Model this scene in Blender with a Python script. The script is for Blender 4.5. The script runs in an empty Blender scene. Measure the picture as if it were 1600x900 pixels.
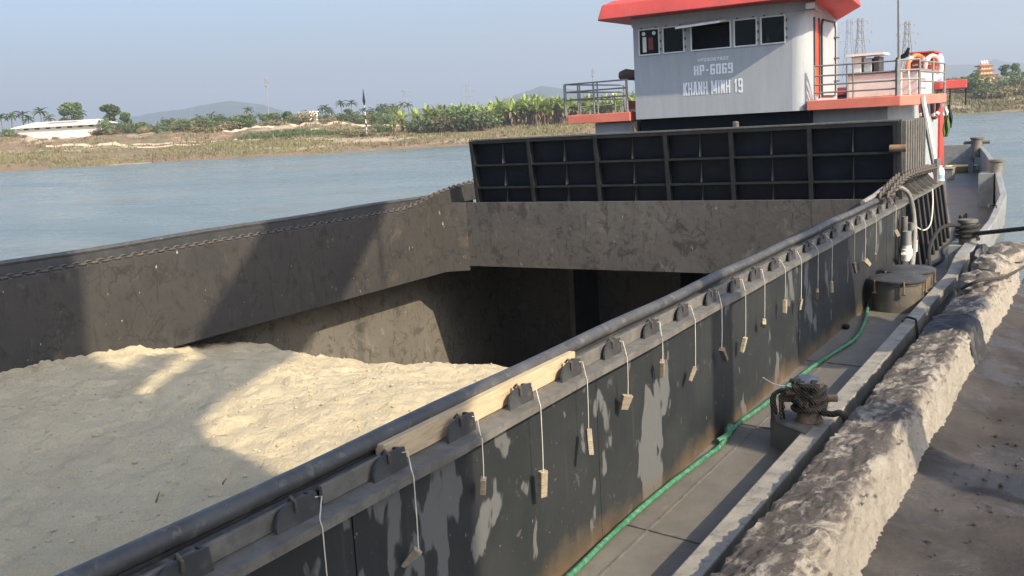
import bpy, math, random
from mathutils import Vector, Matrix, noise
RND = random.Random(7)
S = bpy.context.scene
COL = S.collection

# ---------------------------------------------------------------- camera
H = 2.8                                   # lens height above the barge's side deck (z = 0)
YAW, PITCH, ROLL, FPX = 0.549584, -0.166227, -0.0569153, 1541.777
fw = Vector((-math.sin(YAW)*math.cos(PITCH), math.cos(YAW)*math.cos(PITCH), math.sin(PITCH)))
_r = fw.cross(Vector((0, 0, 1))).normalized(); _u = _r.cross(fw)
rt = math.cos(ROLL)*_r + math.sin(ROLL)*_u
up = -math.sin(ROLL)*_r + math.cos(ROLL)*_u
cam = bpy.data.cameras.new('camera'); camo = bpy.data.objects.new('camera', cam); COL.objects.link(camo)
camo.matrix_world = Matrix(((rt.x, up.x, -fw.x, 0), (rt.y, up.y, -fw.y, 0), (rt.z, up.z, -fw.z, H), (0, 0, 0, 1)))
cam.sensor_width = 36; cam.lens = 36*FPX/1600; cam.clip_end = 30000; cam.clip_start = .05
S.camera = camo
# ---------------------------------------------------------------- sky, sun, exposure
SUN = Vector((1, -.28, .75)).normalized()          # towards the sun
w = bpy.data.worlds.new('World'); S.world = w; w.use_nodes = True
nt = w.node_tree; nt.nodes.clear()
sky = nt.nodes.new('ShaderNodeTexSky'); sky.sky_type = 'NISHITA'; sky.sun_disc = False
sky.sun_elevation = math.asin(SUN.z); sky.sun_rotation = math.atan2(SUN.x, SUN.y)
sky.air_density = 1.0; sky.dust_density = 4.4; sky.ozone_density = 4.6; sky.altitude = 5
bg = nt.nodes.new('ShaderNodeBackground'); bg.inputs[1].default_value = .15
wo = nt.nodes.new('ShaderNodeOutputWorld')
nt.links.new(sky.outputs[0], bg.inputs[0]); nt.links.new(bg.outputs[0], wo.inputs[0])
sl = bpy.data.lights.new('sun', 'SUN'); sl.energy = 4.5; sl.angle = math.radians(.6); sl.color = (1, .85, .635)
so = bpy.data.objects.new('sun', sl); COL.objects.link(so); so.location = SUN*60
so.rotation_euler = SUN.to_track_quat('Z', 'Y').to_euler()
S.view_settings.view_transform = 'Standard'; S.view_settings.look = 'None'
S.view_settings.exposure = 0.92; S.view_settings.gamma = 1
S.cycles.volume_bounces = 0

# ---------------------------------------------------------------- pixel -> place helpers (photo is 1600 x 900)
C0 = Vector((0, 0, H))
def ray(x, y): return rt*((x-800)/FPX) + up*((450-y)/FPX) + fw
def at_z(x, y, z): v = ray(x, y); return C0 + v*((z-H)/v.z)
def at_y(x, y, Y): v = ray(x, y); return C0 + v*(Y/v.y)
def at_x(x, y, X): v = ray(x, y); return C0 + v*(X/v.x)
FH = Vector((-math.sin(YAW), math.cos(YAW), 0)); RH = Vector((math.cos(YAW), math.sin(YAW), 0))
def at_v(x, y, v): d = ray(x, y); return C0 + d*(v/d.dot(FH))
def UV(u, v, z): p = RH*u + FH*v; return Vector((p.x, p.y, z))

# ---------------------------------------------------------------- materials
MATS = {}
def new_mat(name):
    m = bpy.data.materials.new(name); m.use_nodes = True; MATS[name] = m
    n = m.node_tree.nodes; l = m.node_tree.links
    return m, n, l, n['Principled BSDF']
def tex_noise(n, l, src, scale, detail=6, rough=.6, stretch=None, dist=0):
    if stretch:
        mp = n.new('ShaderNodeMapping'); mp.inputs['Scale'].default_value = stretch
        l.new(src, mp.inputs[0]); src = mp.outputs[0]
    t = n.new('ShaderNodeTexNoise'); t.inputs['Scale'].default_value = scale
    t.inputs['Detail'].default_value = detail; t.inputs['Roughness'].default_value = rough
    t.inputs['Distortion'].default_value = dist
    l.new(src, t.inputs['Vector']); return t.outputs['Fac']
def ramp(n, l, src, stops):
    r = n.new('ShaderNodeValToRGB'); e = r.color_ramp.elements
    while len(e) < len(stops): e.new(.5)
    for i, (p, c) in enumerate(stops):
        e[i].position = p; e[i].color = (c, c, c, 1) if not isinstance(c, tuple) else (*c, 1)
    l.new(src, r.inputs[0]); return r.outputs[0]
def mix(n, l, fac, a, b, mode='MIX'):
    m = n.new('ShaderNodeMix'); m.data_type = 'RGBA'; m.blend_type = mode
    for s, k in ((fac, 0), (a, 6), (b, 7)):
        if isinstance(s, bpy.types.NodeSocket): l.new(s, m.inputs[k])
        elif isinstance(s, tuple): m.inputs[k].default_value = (*s, 1)
        else: m.inputs[k].default_value = s
    return m.outputs[2]
def math_n(n, l, op, a, b=0.):
    m = n.new('ShaderNodeMath'); m.operation = op
    for s, k in ((a, 0), (b, 1)):
        if isinstance(s, bpy.types.NodeSocket): l.new(s, m.inputs[k])
        else: m.inputs[k].default_value = s
    return m.outputs[0]
def add_bump(n, l, p, src, strength=.3, dist=.01):
    b = n.new('ShaderNodeBump'); b.inputs['Strength'].default_value = strength; b.inputs['Distance'].default_value = dist
    l.new(src, b.inputs['Height']); l.new(b.outputs[0], p.inputs['Normal'])
def obj_coord(n): return n.new('ShaderNodeTexCoord').outputs['Object']
def M(name, col, rough=.6, metal=0., var=.25, scale=3., bump=.15, bscale=30., dirt=None, dthr=.6, stretch=None, rnd=0., spec=.5):
    if name in MATS: return MATS[name]
    m, n, l, p = new_mat(name); co = obj_coord(n)
    f = tex_noise(n, l, co, scale, 8, .65, stretch)
    a = tuple(c*(1-var) for c in col); b = tuple(min(1, c*(1+var)) for c in col)
    c = mix(n, l, ramp(n, l, f, [(.3, 0.), (.7, 1.)]), a, b)
    if dirt:
        d = tex_noise(n, l, co, scale*2.3, 9, .7, stretch)
        c = mix(n, l, ramp(n, l, d, [(dthr-.06, 0.), (dthr+.06, .85)]), c, dirt)
    if rnd:
        oi = n.new('ShaderNodeObjectInfo'); h = n.new('ShaderNodeHueSaturation')
        l.new(math_n(n, l, 'ADD', math_n(n, l, 'MULTIPLY', oi.outputs['Random'], 2*rnd), 1-rnd), h.inputs['Value'])
        l.new(math_n(n, l, 'ADD', math_n(n, l, 'MULTIPLY', oi.outputs['Random'], .05), .475), h.inputs['Hue'])
        l.new(c, h.inputs['Color']); c = h.outputs[0]
    l.new(c, p.inputs['Base Color'])
    r = tex_noise(n, l, co, scale*3, 4)
    l.new(math_n(n, l, 'ADD', math_n(n, l, 'MULTIPLY', r, .3), rough-.15), p.inputs['Roughness'])
    p.inputs['Metallic'].default_value = metal; p.inputs['Specular IOR Level'].default_value = spec
    if bump: add_bump(n, l, p, tex_noise(n, l, co, bscale, 6, .7), bump, .01)
    return m
def emit_free(): pass

def mat_coaming():
    m, n, l, p = new_mat('coaming_paint'); co = obj_coord(n)
    f = tex_noise(n, l, co, 1.2, 8, .6)
    c = mix(n, l, ramp(n, l, f, [(.3, 0.), (.7, 1.)]), (.016, .019, .021), (.033, .036, .037))
    # grey primer showing through in tall ragged patches
    g = tex_noise(n, l, co, 1.0, 3, .5, (2.0, 2.0, .95), .4)
    g2 = tex_noise(n, l, co, 1.0, 3, .5, (6, 6, 2.6), .5)
    gm = math_n(n, l, 'ADD', math_n(n, l, 'MULTIPLY', g, .66), math_n(n, l, 'MULTIPLY', g2, .34))
    c = mix(n, l, ramp(n, l, gm, [(.572, 0.), (.584, .85)]), c, (.125, .128, .127))
    st = tex_noise(n, l, co, 1.0, 5, .6, (22, 22, .6))
    c = mix(n, l, ramp(n, l, st, [(.64, 0.), (.78, .28)]), c, (.12, .105, .085))
    # rust creeping up from the foot of the wall
    sx = n.new('ShaderNodeSeparateXYZ'); l.new(co, sx.inputs[0])
    rn = tex_noise(n, l, co, 1.6, 7, .7)
    rz = math_n(n, l, 'SUBTRACT', math_n(n, l, 'MULTIPLY', rn, .9), math_n(n, l, 'MULTIPLY', sx.outputs[2], 1.5))
    c = mix(n, l, ramp(n, l, rz, [(.18, 0.), (.5, .75)]), c, (.15, .105, .06))
    ch = tex_noise(n, l, co, 1., 8, .7, (9, 9, 6), .6)
    c = mix(n, l, ramp(n, l, ch, [(.63, 0.), (.66, .6)]), c, (.10, .10, .095))
    rr = tex_noise(n, l, co, 1., 6, .65, (10, 10, .9), .4)
    c = mix(n, l, ramp(n, l, rr, [(.66, 0.), (.74, .6)]), c, (.12, .075, .04))
    fl = tex_noise(n, l, co, 26, 3, .6)
    c = mix(n, l, ramp(n, l, fl, [(.71, 0.), (.74, .7)]), c, (.2, .19, .17))
    l.new(c, p.inputs['Base Color']); p.inputs['Roughness'].default_value = .55; p.inputs['Specular IOR Level'].default_value = .3
    add_bump(n, l, p, tex_noise(n, l, co, 3, 9, .6), .15, .03)
    return m
def mat_hold(name, c1, c2, dark, seed=0.):
    m, n, l, p = new_mat(name); co0 = obj_coord(n)
    mp = n.new('ShaderNodeMapping'); mp.inputs['Location'].default_value = (seed, seed, seed); l.new(co0, mp.inputs[0]); co = mp.outputs[0]
    f = tex_noise(n, l, co, .8, 10, .68)
    c = mix(n, l, ramp(n, l, f, [(.3, 0.), (.7, 1.)]), c1, c2)
    b = tex_noise(n, l, co, 3.2, 10, .75, None, .6)                                # scuffed-off paint in blotches
    c = mix(n, l, ramp(n, l, b, [(.53, 0.), (.6, .7)]), c, dark)
    b2 = tex_noise(n, l, co, 5.5, 8, .7, (1, 1, .55), .8)
    c = mix(n, l, ramp(n, l, b2, [(.6, 0.), (.66, .55)]), c, tuple(x*1.55 for x in c2))
    st = tex_noise(n, l, co, 1., 8, .7, (13, 13, 1.6), .9)                         # scrapes running down the plates
    c = mix(n, l, ramp(n, l, st, [(.57, 0.), (.64, .7)]), c, dark)
    v = n.new('ShaderNodeTexVoronoi'); v.inputs['Scale'].default_value = 2.6; v.feature = 'DISTANCE_TO_EDGE'
    wv = n.new('ShaderNodeMix'); wv.data_type = 'RGBA'; wv.inputs[0].default_value = .35
    nz = n.new('ShaderNodeTexNoise'); nz.inputs['Scale'].default_value = 2.6; nz.inputs['Detail'].default_value = 5; l.new(co, nz.inputs['Vector'])
    l.new(co, wv.inputs[6]); l.new(nz.outputs['Color'], wv.inputs[7]); l.new(wv.outputs[2], v.inputs['Vector'])
    ed = ramp(n, l, v.outputs['Distance'], [(.0, 1.), (.022, 0.)])
    msk = ramp(n, l, tex_noise(n, l, co, 1.3, 4), [(.47, 0.), (.58, .85)])
    c = mix(n, l, math_n(n, l, 'MULTIPLY', ed, msk), c, tuple(x*.4 for x in c1))
    rn = tex_noise(n, l, co, 1.9, 8, .7)
    c = mix(n, l, ramp(n, l, rn, [(.6, 0.), (.72, .5)]), c, (.13, .085, .05))       # rust bloom
    fl = tex_noise(n, l, co, 1., 2, .5, (15, 15, 7), .6)
    c = mix(n, l, ramp(n, l, fl, [(.75, 0.), (.765, .8)]), c, (.36, .34, .3))
    l.new(c, p.inputs['Base Color']); p.inputs['Roughness'].default_value = .7
    add_bump(n, l, p, math_n(n, l, 'ADD', tex_noise(n, l, co, 5, 10, .7), math_n(n, l, 'MULTIPLY', tex_noise(n, l, co, .9, 3), 3.)), .3, .04)
    return m
def mat_deck():
    m, n, l, p = new_mat('deck_steel'); co = obj_coord(n)
    f = tex_noise(n, l, co, 1.6, 10, .7)
    c = mix(n, l, ramp(n, l, f, [(.32, 0.), (.68, 1.)]), (.098, .092, .082), (.16, .15, .128))
    d = tex_noise(n, l, co, 4.5, 10, .75, (2.2, .8, 1))
    c = mix(n, l, ramp(n, l, d, [(.56, 0.), (.68, .6)]), c, (.085, .085, .085))
    r = tex_noise(n, l, co, 2.1, 8, .7, (2.4, .5, 1))
    c = mix(n, l, ramp(n, l, r, [(.58, 0.), (.72, .6)]), c, (.24, .155, .075))
    l.new(c, p.inputs['Base Color']); p.inputs['Roughness'].default_value = .6
    add_bump(n, l, p, tex_noise(n, l, co, 9, 9, .7), .2, .02)
    return m
def mat_sand():
    m, n, l, p = new_mat('sand'); co = obj_coord(n)
    f = tex_noise(n, l, co, 1.3, 10, .7)
    c = mix(n, l, ramp(n, l, f, [(.3, 0.), (.7, 1.)]), (.53, .45, .295), (.66, .565, .375))
    g = tex_noise(n, l, co, 70, 5, .85)
    c = mix(n, l, ramp(n, l, g, [(.36, .55), (.55, 0.)]), c, (.32, .27, .18))
    l.new(c, p.inputs['Base Color']); p.inputs['Roughness'].default_value = .95
    h = math_n(n, l, 'ADD', tex_noise(n, l, co, 9, 12, .8), math_n(n, l, 'MULTIPLY', tex_noise(n, l, co, 1., 6, .6, (20, 9, 9), 1.2), .8))
    add_bump(n, l, p, h, .9, .045)
    return m
def mat_kerb():
    m, n, l, p = new_mat('kerb_concrete'); co = obj_coord(n)
    f = tex_noise(n, l, co, 5, 10, .75)
    c = mix(n, l, ramp(n, l, f, [(.32, 0.), (.68, 1.)]), (.30, .268, .22), (.47, .43, .362))
    g = tex_noise(n, l, co, 1., 9, .8, (55, 34, 30), .6)                      # pits and knobs of the eroded face
    c = mix(n, l, ramp(n, l, g, [(.34, .75), (.46, 0.)]), c, (.15, .125, .1))
    c = mix(n, l, ramp(n, l, g, [(.58, 0.), (.72, .6)]), c, (.54, .495, .415))
    d = tex_noise(n, l, co, 1., 10, .72, (5, 3.2, 5), .7)
    ge = n.new('ShaderNodeNewGeometry'); sp = n.new('ShaderNodeSeparateXYZ'); l.new(ge.outputs['Normal'], sp.inputs[0])
    topm = ramp(n, l, sp.outputs[2], [(.3, .1), (.85, 1.)])                   # coal dirt settles on the flat top
    dm = math_n(n, l, 'MULTIPLY', ramp(n, l, d, [(.41, 0.), (.51, .9)]), topm)
    c = mix(n, l, dm, c, (.066, .054, .05))
    l.new(c, p.inputs['Base Color']); p.inputs['Roughness'].default_value = .92
    add_bump(n, l, p, math_n(n, l, 'ADD', g, tex_noise(n, l, co, 22, 12, .8)), .9, .025)
    return m
def mat_quay():
    m, n, l, p = new_mat('quay_floor'); co = obj_coord(n)
    f = tex_noise(n, l, co, 1.4, 10, .7)
    c = mix(n, l, ramp(n, l, f, [(.35, 0.), (.65, 1.)]), (.022, .019, .018), (.078, .065, .057))
    g = tex_noise(n, l, co, 55, 8, .85)
    c = mix(n, l, ramp(n, l, g, [(.56, 0.), (.68, .6)]), c, (.20, .175, .15))
    c = mix(n, l, ramp(n, l, g, [(.36, .6), (.46, 0.)]), c, (.014, .013, .013))
    l.new(c, p.inputs['Base Color'])
    wv = tex_noise(n, l, co, .9, 6, .6, None, .4)
    l.new(ramp(n, l, wv, [(.48, .8), (.57, .2)]), p.inputs['Roughness'])
    hb = math_n(n, l, 'MULTIPLY', tex_noise(n, l, co, 26, 12, .85), ramp(n, l, wv, [(.46, 1.), (.58, .4)]))
    add_bump(n, l, p, hb, .9, .05)
    return m
def mat_water():
    m, n, l, p = new_mat('river_water'); co = obj_coord(n)
    cw = mix(n, l, ramp(n, l, tex_noise(n, l, co, .02, 6, .6, (1, 3, 1), .8), [(.35, 0.), (.65, 1.)]), (.10, .135, .13), (.145, .175, .16)); l.new(cw, p.inputs['Base Color'])
    l.new(ramp(n, l, tex_noise(n, l, co, .035, 5, .6, (1, 2.5, 1), 1.), [(.4, .14), (.62, .34)]), p.inputs['Roughness']); p.inputs['IOR'].default_value = 1.33
    a = tex_noise(n, l, co, 1.1, 6, .6, (.55, 1.0, 1), .6)
    b = tex_noise(n, l, co, .07, 5, .6)
    h = math_n(n, l, 'ADD', math_n(n, l, 'MULTIPLY', a, .35), math_n(n, l, 'MULTIPLY', b, 1.2))
    add_bump(n, l, p, h, .55, .5)
    return m
def mat_terrain():
    m, n, l, p = new_mat('bank_soil'); co = obj_coord(n)
    f = tex_noise(n, l, co, .12, 10, .7)
    c = mix(n, l, ramp(n, l, f, [(.48, 0.), (.62, 1.)]), (.24, .16, .098), (.15, .145, .07))
    g = tex_noise(n, l, co, .035, 8, .65, (1, 1, 12))
    c = mix(n, l, ramp(n, l, g, [(.54, 0.), (.6, .9)]), c, (.46, .365, .26))
    k = tex_noise(n, l, co, .6, 8, .75)
    c = mix(n, l, ramp(n, l, k, [(.5, 0.), (.7, .7)]), c, (.09, .075, .045))
    l.new(c, p.inputs['Base Color']); p.inputs['Roughness'].default_value = .95
    add_bump(n, l, p, tex_noise(n, l, co, 1.5, 9, .75), .8, .8)
    return m
def mat_leaf(name, col, trans=.25, rnd=.25):
    m, n, l, p = new_mat(name); co = obj_coord(n)
    oi = n.new('ShaderNodeObjectInfo'); ge = n.new('ShaderNodeNewGeometry')
    rv = math_n(n, l, 'ADD', math_n(n, l, 'MULTIPLY', oi.outputs['Random'], .5), math_n(n, l, 'MULTIPLY', ge.outputs['Random Per Island'], .5))
    a = tuple(c*(1-1.6*rnd) for c in col); b = tuple(c*(1+1.6*rnd) for c in col)
    c = mix(n, l, rv, a, b)
    l.new(c, p.inputs['Base Color']); p.inputs['Roughness'].default_value = .6
    t = n.new('ShaderNodeBsdfTranslucent'); l.new(c, t.inputs[0])
    ms = n.new('ShaderNodeMixShader'); ms.inputs[0].default_value = trans
    l.new(p.outputs[0], ms.inputs[1]); l.new(t.outputs[0], ms.inputs[2])
    l.new(ms.outputs[0], n['Material Output'].inputs[0])
    return m
def mat_glass():
    m, n, l, p = new_mat('window_glass')
    p.inputs['Base Color'].default_value = (.02, .03, .035, 1); p.inputs['Roughness'].default_value = .06
    t = n.new('ShaderNodeBsdfTransparent'); t.inputs[0].default_value = (.55, .62, .64, 1)
    ms = n.new('ShaderNodeMixShader'); ms.inputs[0].default_value = .72
    l.new(p.outputs[0], ms.inputs[1]); l.new(t.outputs[0], ms.inputs[2]); l.new(ms.outputs[0], n['Material Output'].inputs[0])
    return m
def mat_rope(name, a, b, sc=60):
    m, n, l, p = new_mat(name); co = obj_coord(n)
    wv = n.new('ShaderNodeTexWave'); wv.inputs['Scale'].default_value = sc; wv.bands_direction = 'DIAGONAL'; wv.inputs['Distortion'].default_value = 1.5
    l.new(co, wv.inputs['Vector'])
    c = mix(n, l, wv.outputs['Fac'], a, b); l.new(c, p.inputs['Base Color']); p.inputs['Roughness'].default_value = .9
    add_bump(n, l, p, wv.outputs['Fac'], .8, .01)
    return m

M_coam = mat_coaming()
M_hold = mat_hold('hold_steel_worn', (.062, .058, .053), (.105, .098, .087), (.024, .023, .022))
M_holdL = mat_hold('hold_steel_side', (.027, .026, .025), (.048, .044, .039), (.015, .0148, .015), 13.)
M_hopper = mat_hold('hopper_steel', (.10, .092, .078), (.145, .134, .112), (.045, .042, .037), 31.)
M_deck = mat_deck(); M_sand = mat_sand(); M_kerb = mat_kerb(); M_quay = mat_quay(); M_water = mat_water(); M_soil = mat_terrain()
M_black = M('black_paint', (.006, .009, .015), .55, var=.35, scale=2, dirt=(.017, .017, .018), dthr=.66, spec=.2)
M_dgrey = M('dark_grey_paint', (.04, .042, .044), .55, var=.35, scale=4, dirt=(.1, .085, .07), dthr=.64)
M_rib = M('rib_paint', (.02, .0215, .024), .5, var=.35, scale=4, dirt=(.06, .055, .05), dthr=.66, spec=.3)
M_pipe = M('worn_rubber_pipe', (.055, .056, .058), .5, var=.35, scale=6, dirt=(.14, .13, .115), dthr=.6, bump=.3)
M_flange = M('flange_steel', (.13, .124, .11), .6, var=.3, scale=5, dirt=(.09, .085, .08), dthr=.55)
M_rail = M('rail_paint', (.25, .235, .2), .6, var=.25, scale=4, dirt=(.12, .115, .105), dthr=.58, bump=.25)
M_hull = M('hull_paint', (.10, .115, .125), .55, var=.3, scale=2, dirt=(.2, .17, .12), dthr=.6)
M_bulw = M('bulwark_paint', (.235, .24, .235), .55, var=.25, scale=3, dirt=(.13, .12, .10), dthr=.6)
M_gpaint = M('grey_white_paint', (.365, .39, .41), .45, var=.09, scale=1., dirt=(.30, .29, .27), dthr=.66, bump=.05, stretch=(7, 7, .9))
M_white = M('white_paint', (.68, .68, .65), .45, var=.06, scale=3, dirt=(.45, .43, .38), dthr=.68, bump=.05)
M_red = M('red_roof_paint', (.52, .075, .065), .55, var=.2, scale=1.2, dirt=(.36, .085, .07), dthr=.58, bump=.1, bscale=4)
M_salmon = M('faded_red_paint', (.66, .19, .13), .5, var=.15, scale=2, dirt=(.5, .22, .16), dthr=.6, bump=.05)
M_dred = M('deep_red_paint', (.42, .05, .035), .5, var=.15, scale=4)
M_maroon = M('maroon_vinyl', (.22, .035, .04), .5, var=.25, scale=8)
M_grail = M('railing_grey', (.20, .20, .195), .5, var=.2, scale=8)
M_wood = M('weathered_wood', (.25, .205, .15), .85, var=.35, scale=5, stretch=(3, 3, 25), bump=.4, rnd=.5, dirt=(.1, .085, .07), dthr=.6)
M_plank = M('pale_plank', (.46, .36, .23), .8, var=.2, scale=4, stretch=(14, 1, 14), bump=.2, dirt=(.3, .24, .16), dthr=.6)
M_string = M('pale_string', (.55, .52, .45), .9, bump=0)
M_green = M('green_hose', (.028, .13, .065), .6, var=.3, scale=9, dirt=(.10, .24, .15), dthr=.55, bump=.1)
M_hosegrey = M('grey_hose', (.20, .195, .175), .6, var=.2, scale=8)
M_pvc = M('white_pvc', (.68, .66, .6), .4, var=.08, scale=9, dirt=(.4, .36, .3), dthr=.66)
M_glass = mat_glass()
M_int = M('cabin_interior', (.05, .055, .075), .8)
M_rope = mat_rope('dark_rope', (.018, .014, .011), (.11, .088, .062), 22)
M_rope2 = mat_rope('black_mooring_rope', (.012, .012, .013), (.05, .048, .045), 22)
M_rust = M('rusty_steel', (.17, .125, .085), .7, var=.4, scale=8, dirt=(.30, .14, .05), dthr=.58, bump=.4)
M_chain = M('rusty_chain', (.07, .058, .048), .7, var=.4, scale=20)
M_bol = M('bollard_grey', (.115, .105, .09), .6, var=.35, scale=6, dirt=(.2, .15, .09), dthr=.6, bump=.3)
M_orange = M('orange_vinyl', (.75, .16, .06), .5, var=.12, scale=8)
M_text = M('white_lettering', (.85, .87, .88), .5, var=.05, bump=0)
M_text2 = M('faded_lettering', (.68, .72, .73), .5, var=.1, scale=9, bump=0)
M_plate = M('name_plate', (.36, .40, .40), .5, var=.08, bump=0)
M_blue = M('blue_plastic', (.28, .42, .68), .5, var=.1)
M_yellow = M('yellow_plastic', (.66, .50, .22), .5, var=.15, scale=9)
M_cgreen = M('green_cloth', (.075, .125, .03), .9, var=.15)
M_cwhite = M('white_cloth', (.72, .73, .76), .9, var=.05)
M_cnavy = M('navy_cloth', (.02, .028, .055), .9, var=.2)
M_tarp = M('black_tarp', (.028, .027, .028), .5, var=.5, scale=9, bump=.8, bscale=14, dirt=(.09, .08, .07), dthr=.62)
M_hill = M('hill_forest', (.03, .05, .035), .95, var=.4, scale=.012, bump=0)
M_trunk = M('tree_bark', (.17, .13, .09), .9, var=.3, scale=3)
L_ban = mat_leaf('banana_leaf', (.26, .32, .085), .35, .3)
L_tree = mat_leaf('tree_leaf', (.11, .15, .05), .25, .3)
L_dry = mat_leaf('dry_shrub_leaf', (.21, .18, .09), .2, .35)
L_palm = mat_leaf('palm_leaf', (.07, .10, .035), .2, .3)
L_grass = mat_leaf('bank_grass_blade', (.20, .195, .08), .25, .4)
L_gdry = mat_leaf('dead_leaf', (.26, .18, .09), .25, .3)
M_bwall = M('cream_wall', (.72, .69, .58), .8, var=.06, scale=.4)
M_broof = M('pale_sheet_roof', (.56, .55, .48), .6, var=.08, scale=.3)
M_brown = M('brown_stain', (.34, .25, .19), .8, var=.2, scale=2)
M_dwin = M('dark_opening', (.02, .022, .025), .4)
M_tyel = M('temple_yellow', (.74, .62, .33), .8, var=.1, scale=.5)
M_tred = M('temple_tile', (.42, .19, .12), .8, var=.2, scale=.5)
M_lat = M('lattice_steel', (.24, .24, .25), .5, bump=0)
M_crane = M('crane_yellow', (.6, .36, .05), .5, var=.15)

# ---------------------------------------------------------------- mesh builder
class MB:
    def __init__(s): s.v = []; s.f = []
    def add(s, vs, fs):
        o = len(s.v); s.v += [tuple(v) for v in vs]; s.f += [tuple(i+o for i in f) for f in fs]; return s
    def box(s, x0, x1, y0, y1, z0, z1):
        return s.add([(x0,y0,z0),(x1,y0,z0),(x1,y1,z0),(x0,y1,z0),(x0,y0,z1),(x1,y0,z1),(x1,y1,z1),(x0,y1,z1)],
                     [(0,3,2,1),(4,5,6,7),(0,1,5,4),(1,2,6,5),(2,3,7,6),(3,0,4,7)])
    def bar(s, p, q, w_, h_=None, ref=(0,0,1)):
        p = Vector(p); q = Vector(q); h_ = h_ or w_; d = (q-p).normalized(); a = d.cross(Vector(ref))
        if a.length < 1e-4: a = d.cross(Vector((1,0,0)))
        a.normalize(); b = a.cross(d); vs = []
        for e in (p, q):
            for i, j in ((-1,-1),(1,-1),(1,1),(-1,1)): vs.append(e + a*(i*w_/2) + b*(j*h_/2))
        return s.add(vs, [(0,1,2,3),(7,6,5,4),(0,4,5,1),(1,5,6,2),(2,6,7,3),(3,7,4,0)])
    def tube(s, pts, r, n=8, caps=True, closed=False):
        pts = [Vector(p) for p in pts]; rs = r if isinstance(r, (list, tuple)) else [r]*len(pts); N = len(pts)
        a = None; vs = []
        for i, p in enumerate(pts):
            d = (pts[(i+1) % N]-pts[i-1]) if closed else (pts[min(i+1, N-1)]-pts[max(i-1, 0)])
            d.normalize()
            if a is None:
                a = d.cross(Vector((0,0,1)))
                if a.length < 1e-3: a = d.cross(Vector((1,0,0)))
            else: a = a - d*a.dot(d)
            a.normalize(); b = d.cross(a)
            for k in range(n):
                t = 2*math.pi*k/n; vs.append(p + a*(rs[i]*math.cos(t)) + b*(rs[i]*math.sin(t)))
        fs = []
        for i in range(N if closed else N-1):
            j = (i+1) % N
            for k in range(n): fs.append((i*n+k, i*n+(k+1)%n, j*n+(k+1)%n, j*n+k))
        if caps and not closed: fs += [tuple(range(n-1,-1,-1)), tuple((N-1)*n+k for k in range(n))]
        return s.add(vs, fs)
    def lathe(s, prof, c=(0,0,0), n=16):
        vs = []; fs = []; c = Vector(c)
        for r, z in prof:
            for k in range(n):
                t = 2*math.pi*k/n; vs.append(c+Vector((r*math.cos(t), r*math.sin(t), z)))
        for i in range(len(prof)-1):
            for k in range(n): fs.append((i*n+k, i*n+(k+1)%n, (i+1)*n+(k+1)%n, (i+1)*n+k))
        fs += [tuple(range(n-1,-1,-1)), tuple((len(prof)-1)*n+k for k in range(n))]
        return s.add(vs, fs)
    def prism(s, poly, axis, lo, hi):
        n = len(poly)
        def P(a, b, c): return {'x': (c, a, b), 'y': (a, c, b), 'z': (a, b, c)}[axis]
        vs = [P(a, b, lo) for a, b in poly] + [P(a, b, hi) for a, b in poly]
        fs = [tuple(range(n)), tuple(range(2*n-1, n-1, -1))] + [(i, i+n, (i+1)%n+n, (i+1)%n) for i in range(n)]
        return s.add(vs, fs)
    def sweep(s, secs, closed=True, caps=True):
        m = len(secs[0]); vs = [v for q in secs for v in q]; fs = []
        for i in range(len(secs)-1):
            for k in range(m if closed else m-1): fs.append((i*m+k, i*m+(k+1)%m, (i+1)*m+(k+1)%m, (i+1)*m+k))
        if caps and closed: fs += [tuple(range(m-1,-1,-1)), tuple((len(secs)-1)*m+k for k in range(m))]
        return s.add(vs, fs)
    def build(s, name, mat, parent=None, smooth=False, bevel=0., local=False):
        me = bpy.data.meshes.new(name); me.from_pydata([tuple(v) for v in s.v], [], s.f); me.update()
        import bmesh
        bm = bmesh.new(); bm.from_mesh(me); bmesh.ops.recalc_face_normals(bm, faces=bm.faces); bm.to_mesh(me); bm.free()
        me.materials.append(mat)
        if smooth:
            for p in me.polygons: p.use_smooth = True
        o = bpy.data.objects.new(name, me); COL.objects.link(o)
        if parent: adopt(o, parent, local)
        if bevel:
            b = o.modifiers.new('bevel', 'BEVEL'); b.width = bevel; b.segments = 2; b.limit_method = 'ANGLE'
        if smooth:
            try: me.set_sharp_from_angle(angle=math.radians(40))
            except Exception: pass
        return o
def wmat(o):
    m = o.matrix_basis.copy()
    return wmat(o.parent) @ o.matrix_parent_inverse @ m if o.parent else m
def adopt(o, parent, local=False):
    o.parent = parent
    if not local: o.matrix_parent_inverse = wmat(parent).inverted()
def empty(name, loc, rz=0):
    o = bpy.data.objects.new(name, None); COL.objects.link(o); o.location = loc; o.rotation_euler = (0, 0, rz); o.empty_display_size = .2
    return o
def tag(o, label=None, cat=None, group=None, kind=None):
    if label: o['label'] = label
    if cat: o['category'] = cat
    if group: o['group'] = group
    if kind: o['kind'] = kind
    return o
def copy_tree(o, parent=None):
    c = o.copy(); COL.objects.link(c)
    if parent: c.parent = parent; c.matrix_parent_inverse = o.matrix_parent_inverse.copy()
    for ch in list(o.children): copy_tree(ch, c)
    return c
def fbm(x, y, z=0., o=4): return noise.fractal(Vector((x, y, z)), 1., 2., o)
def lerp(pts, t):
    if t <= pts[0][0]: return pts[0][1]
    for (a, b), (c, d) in zip(pts, pts[1:]):
        if t <= c: return b+(d-b)*(t-a)/(c-a)
    return pts[-1][1]
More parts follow.
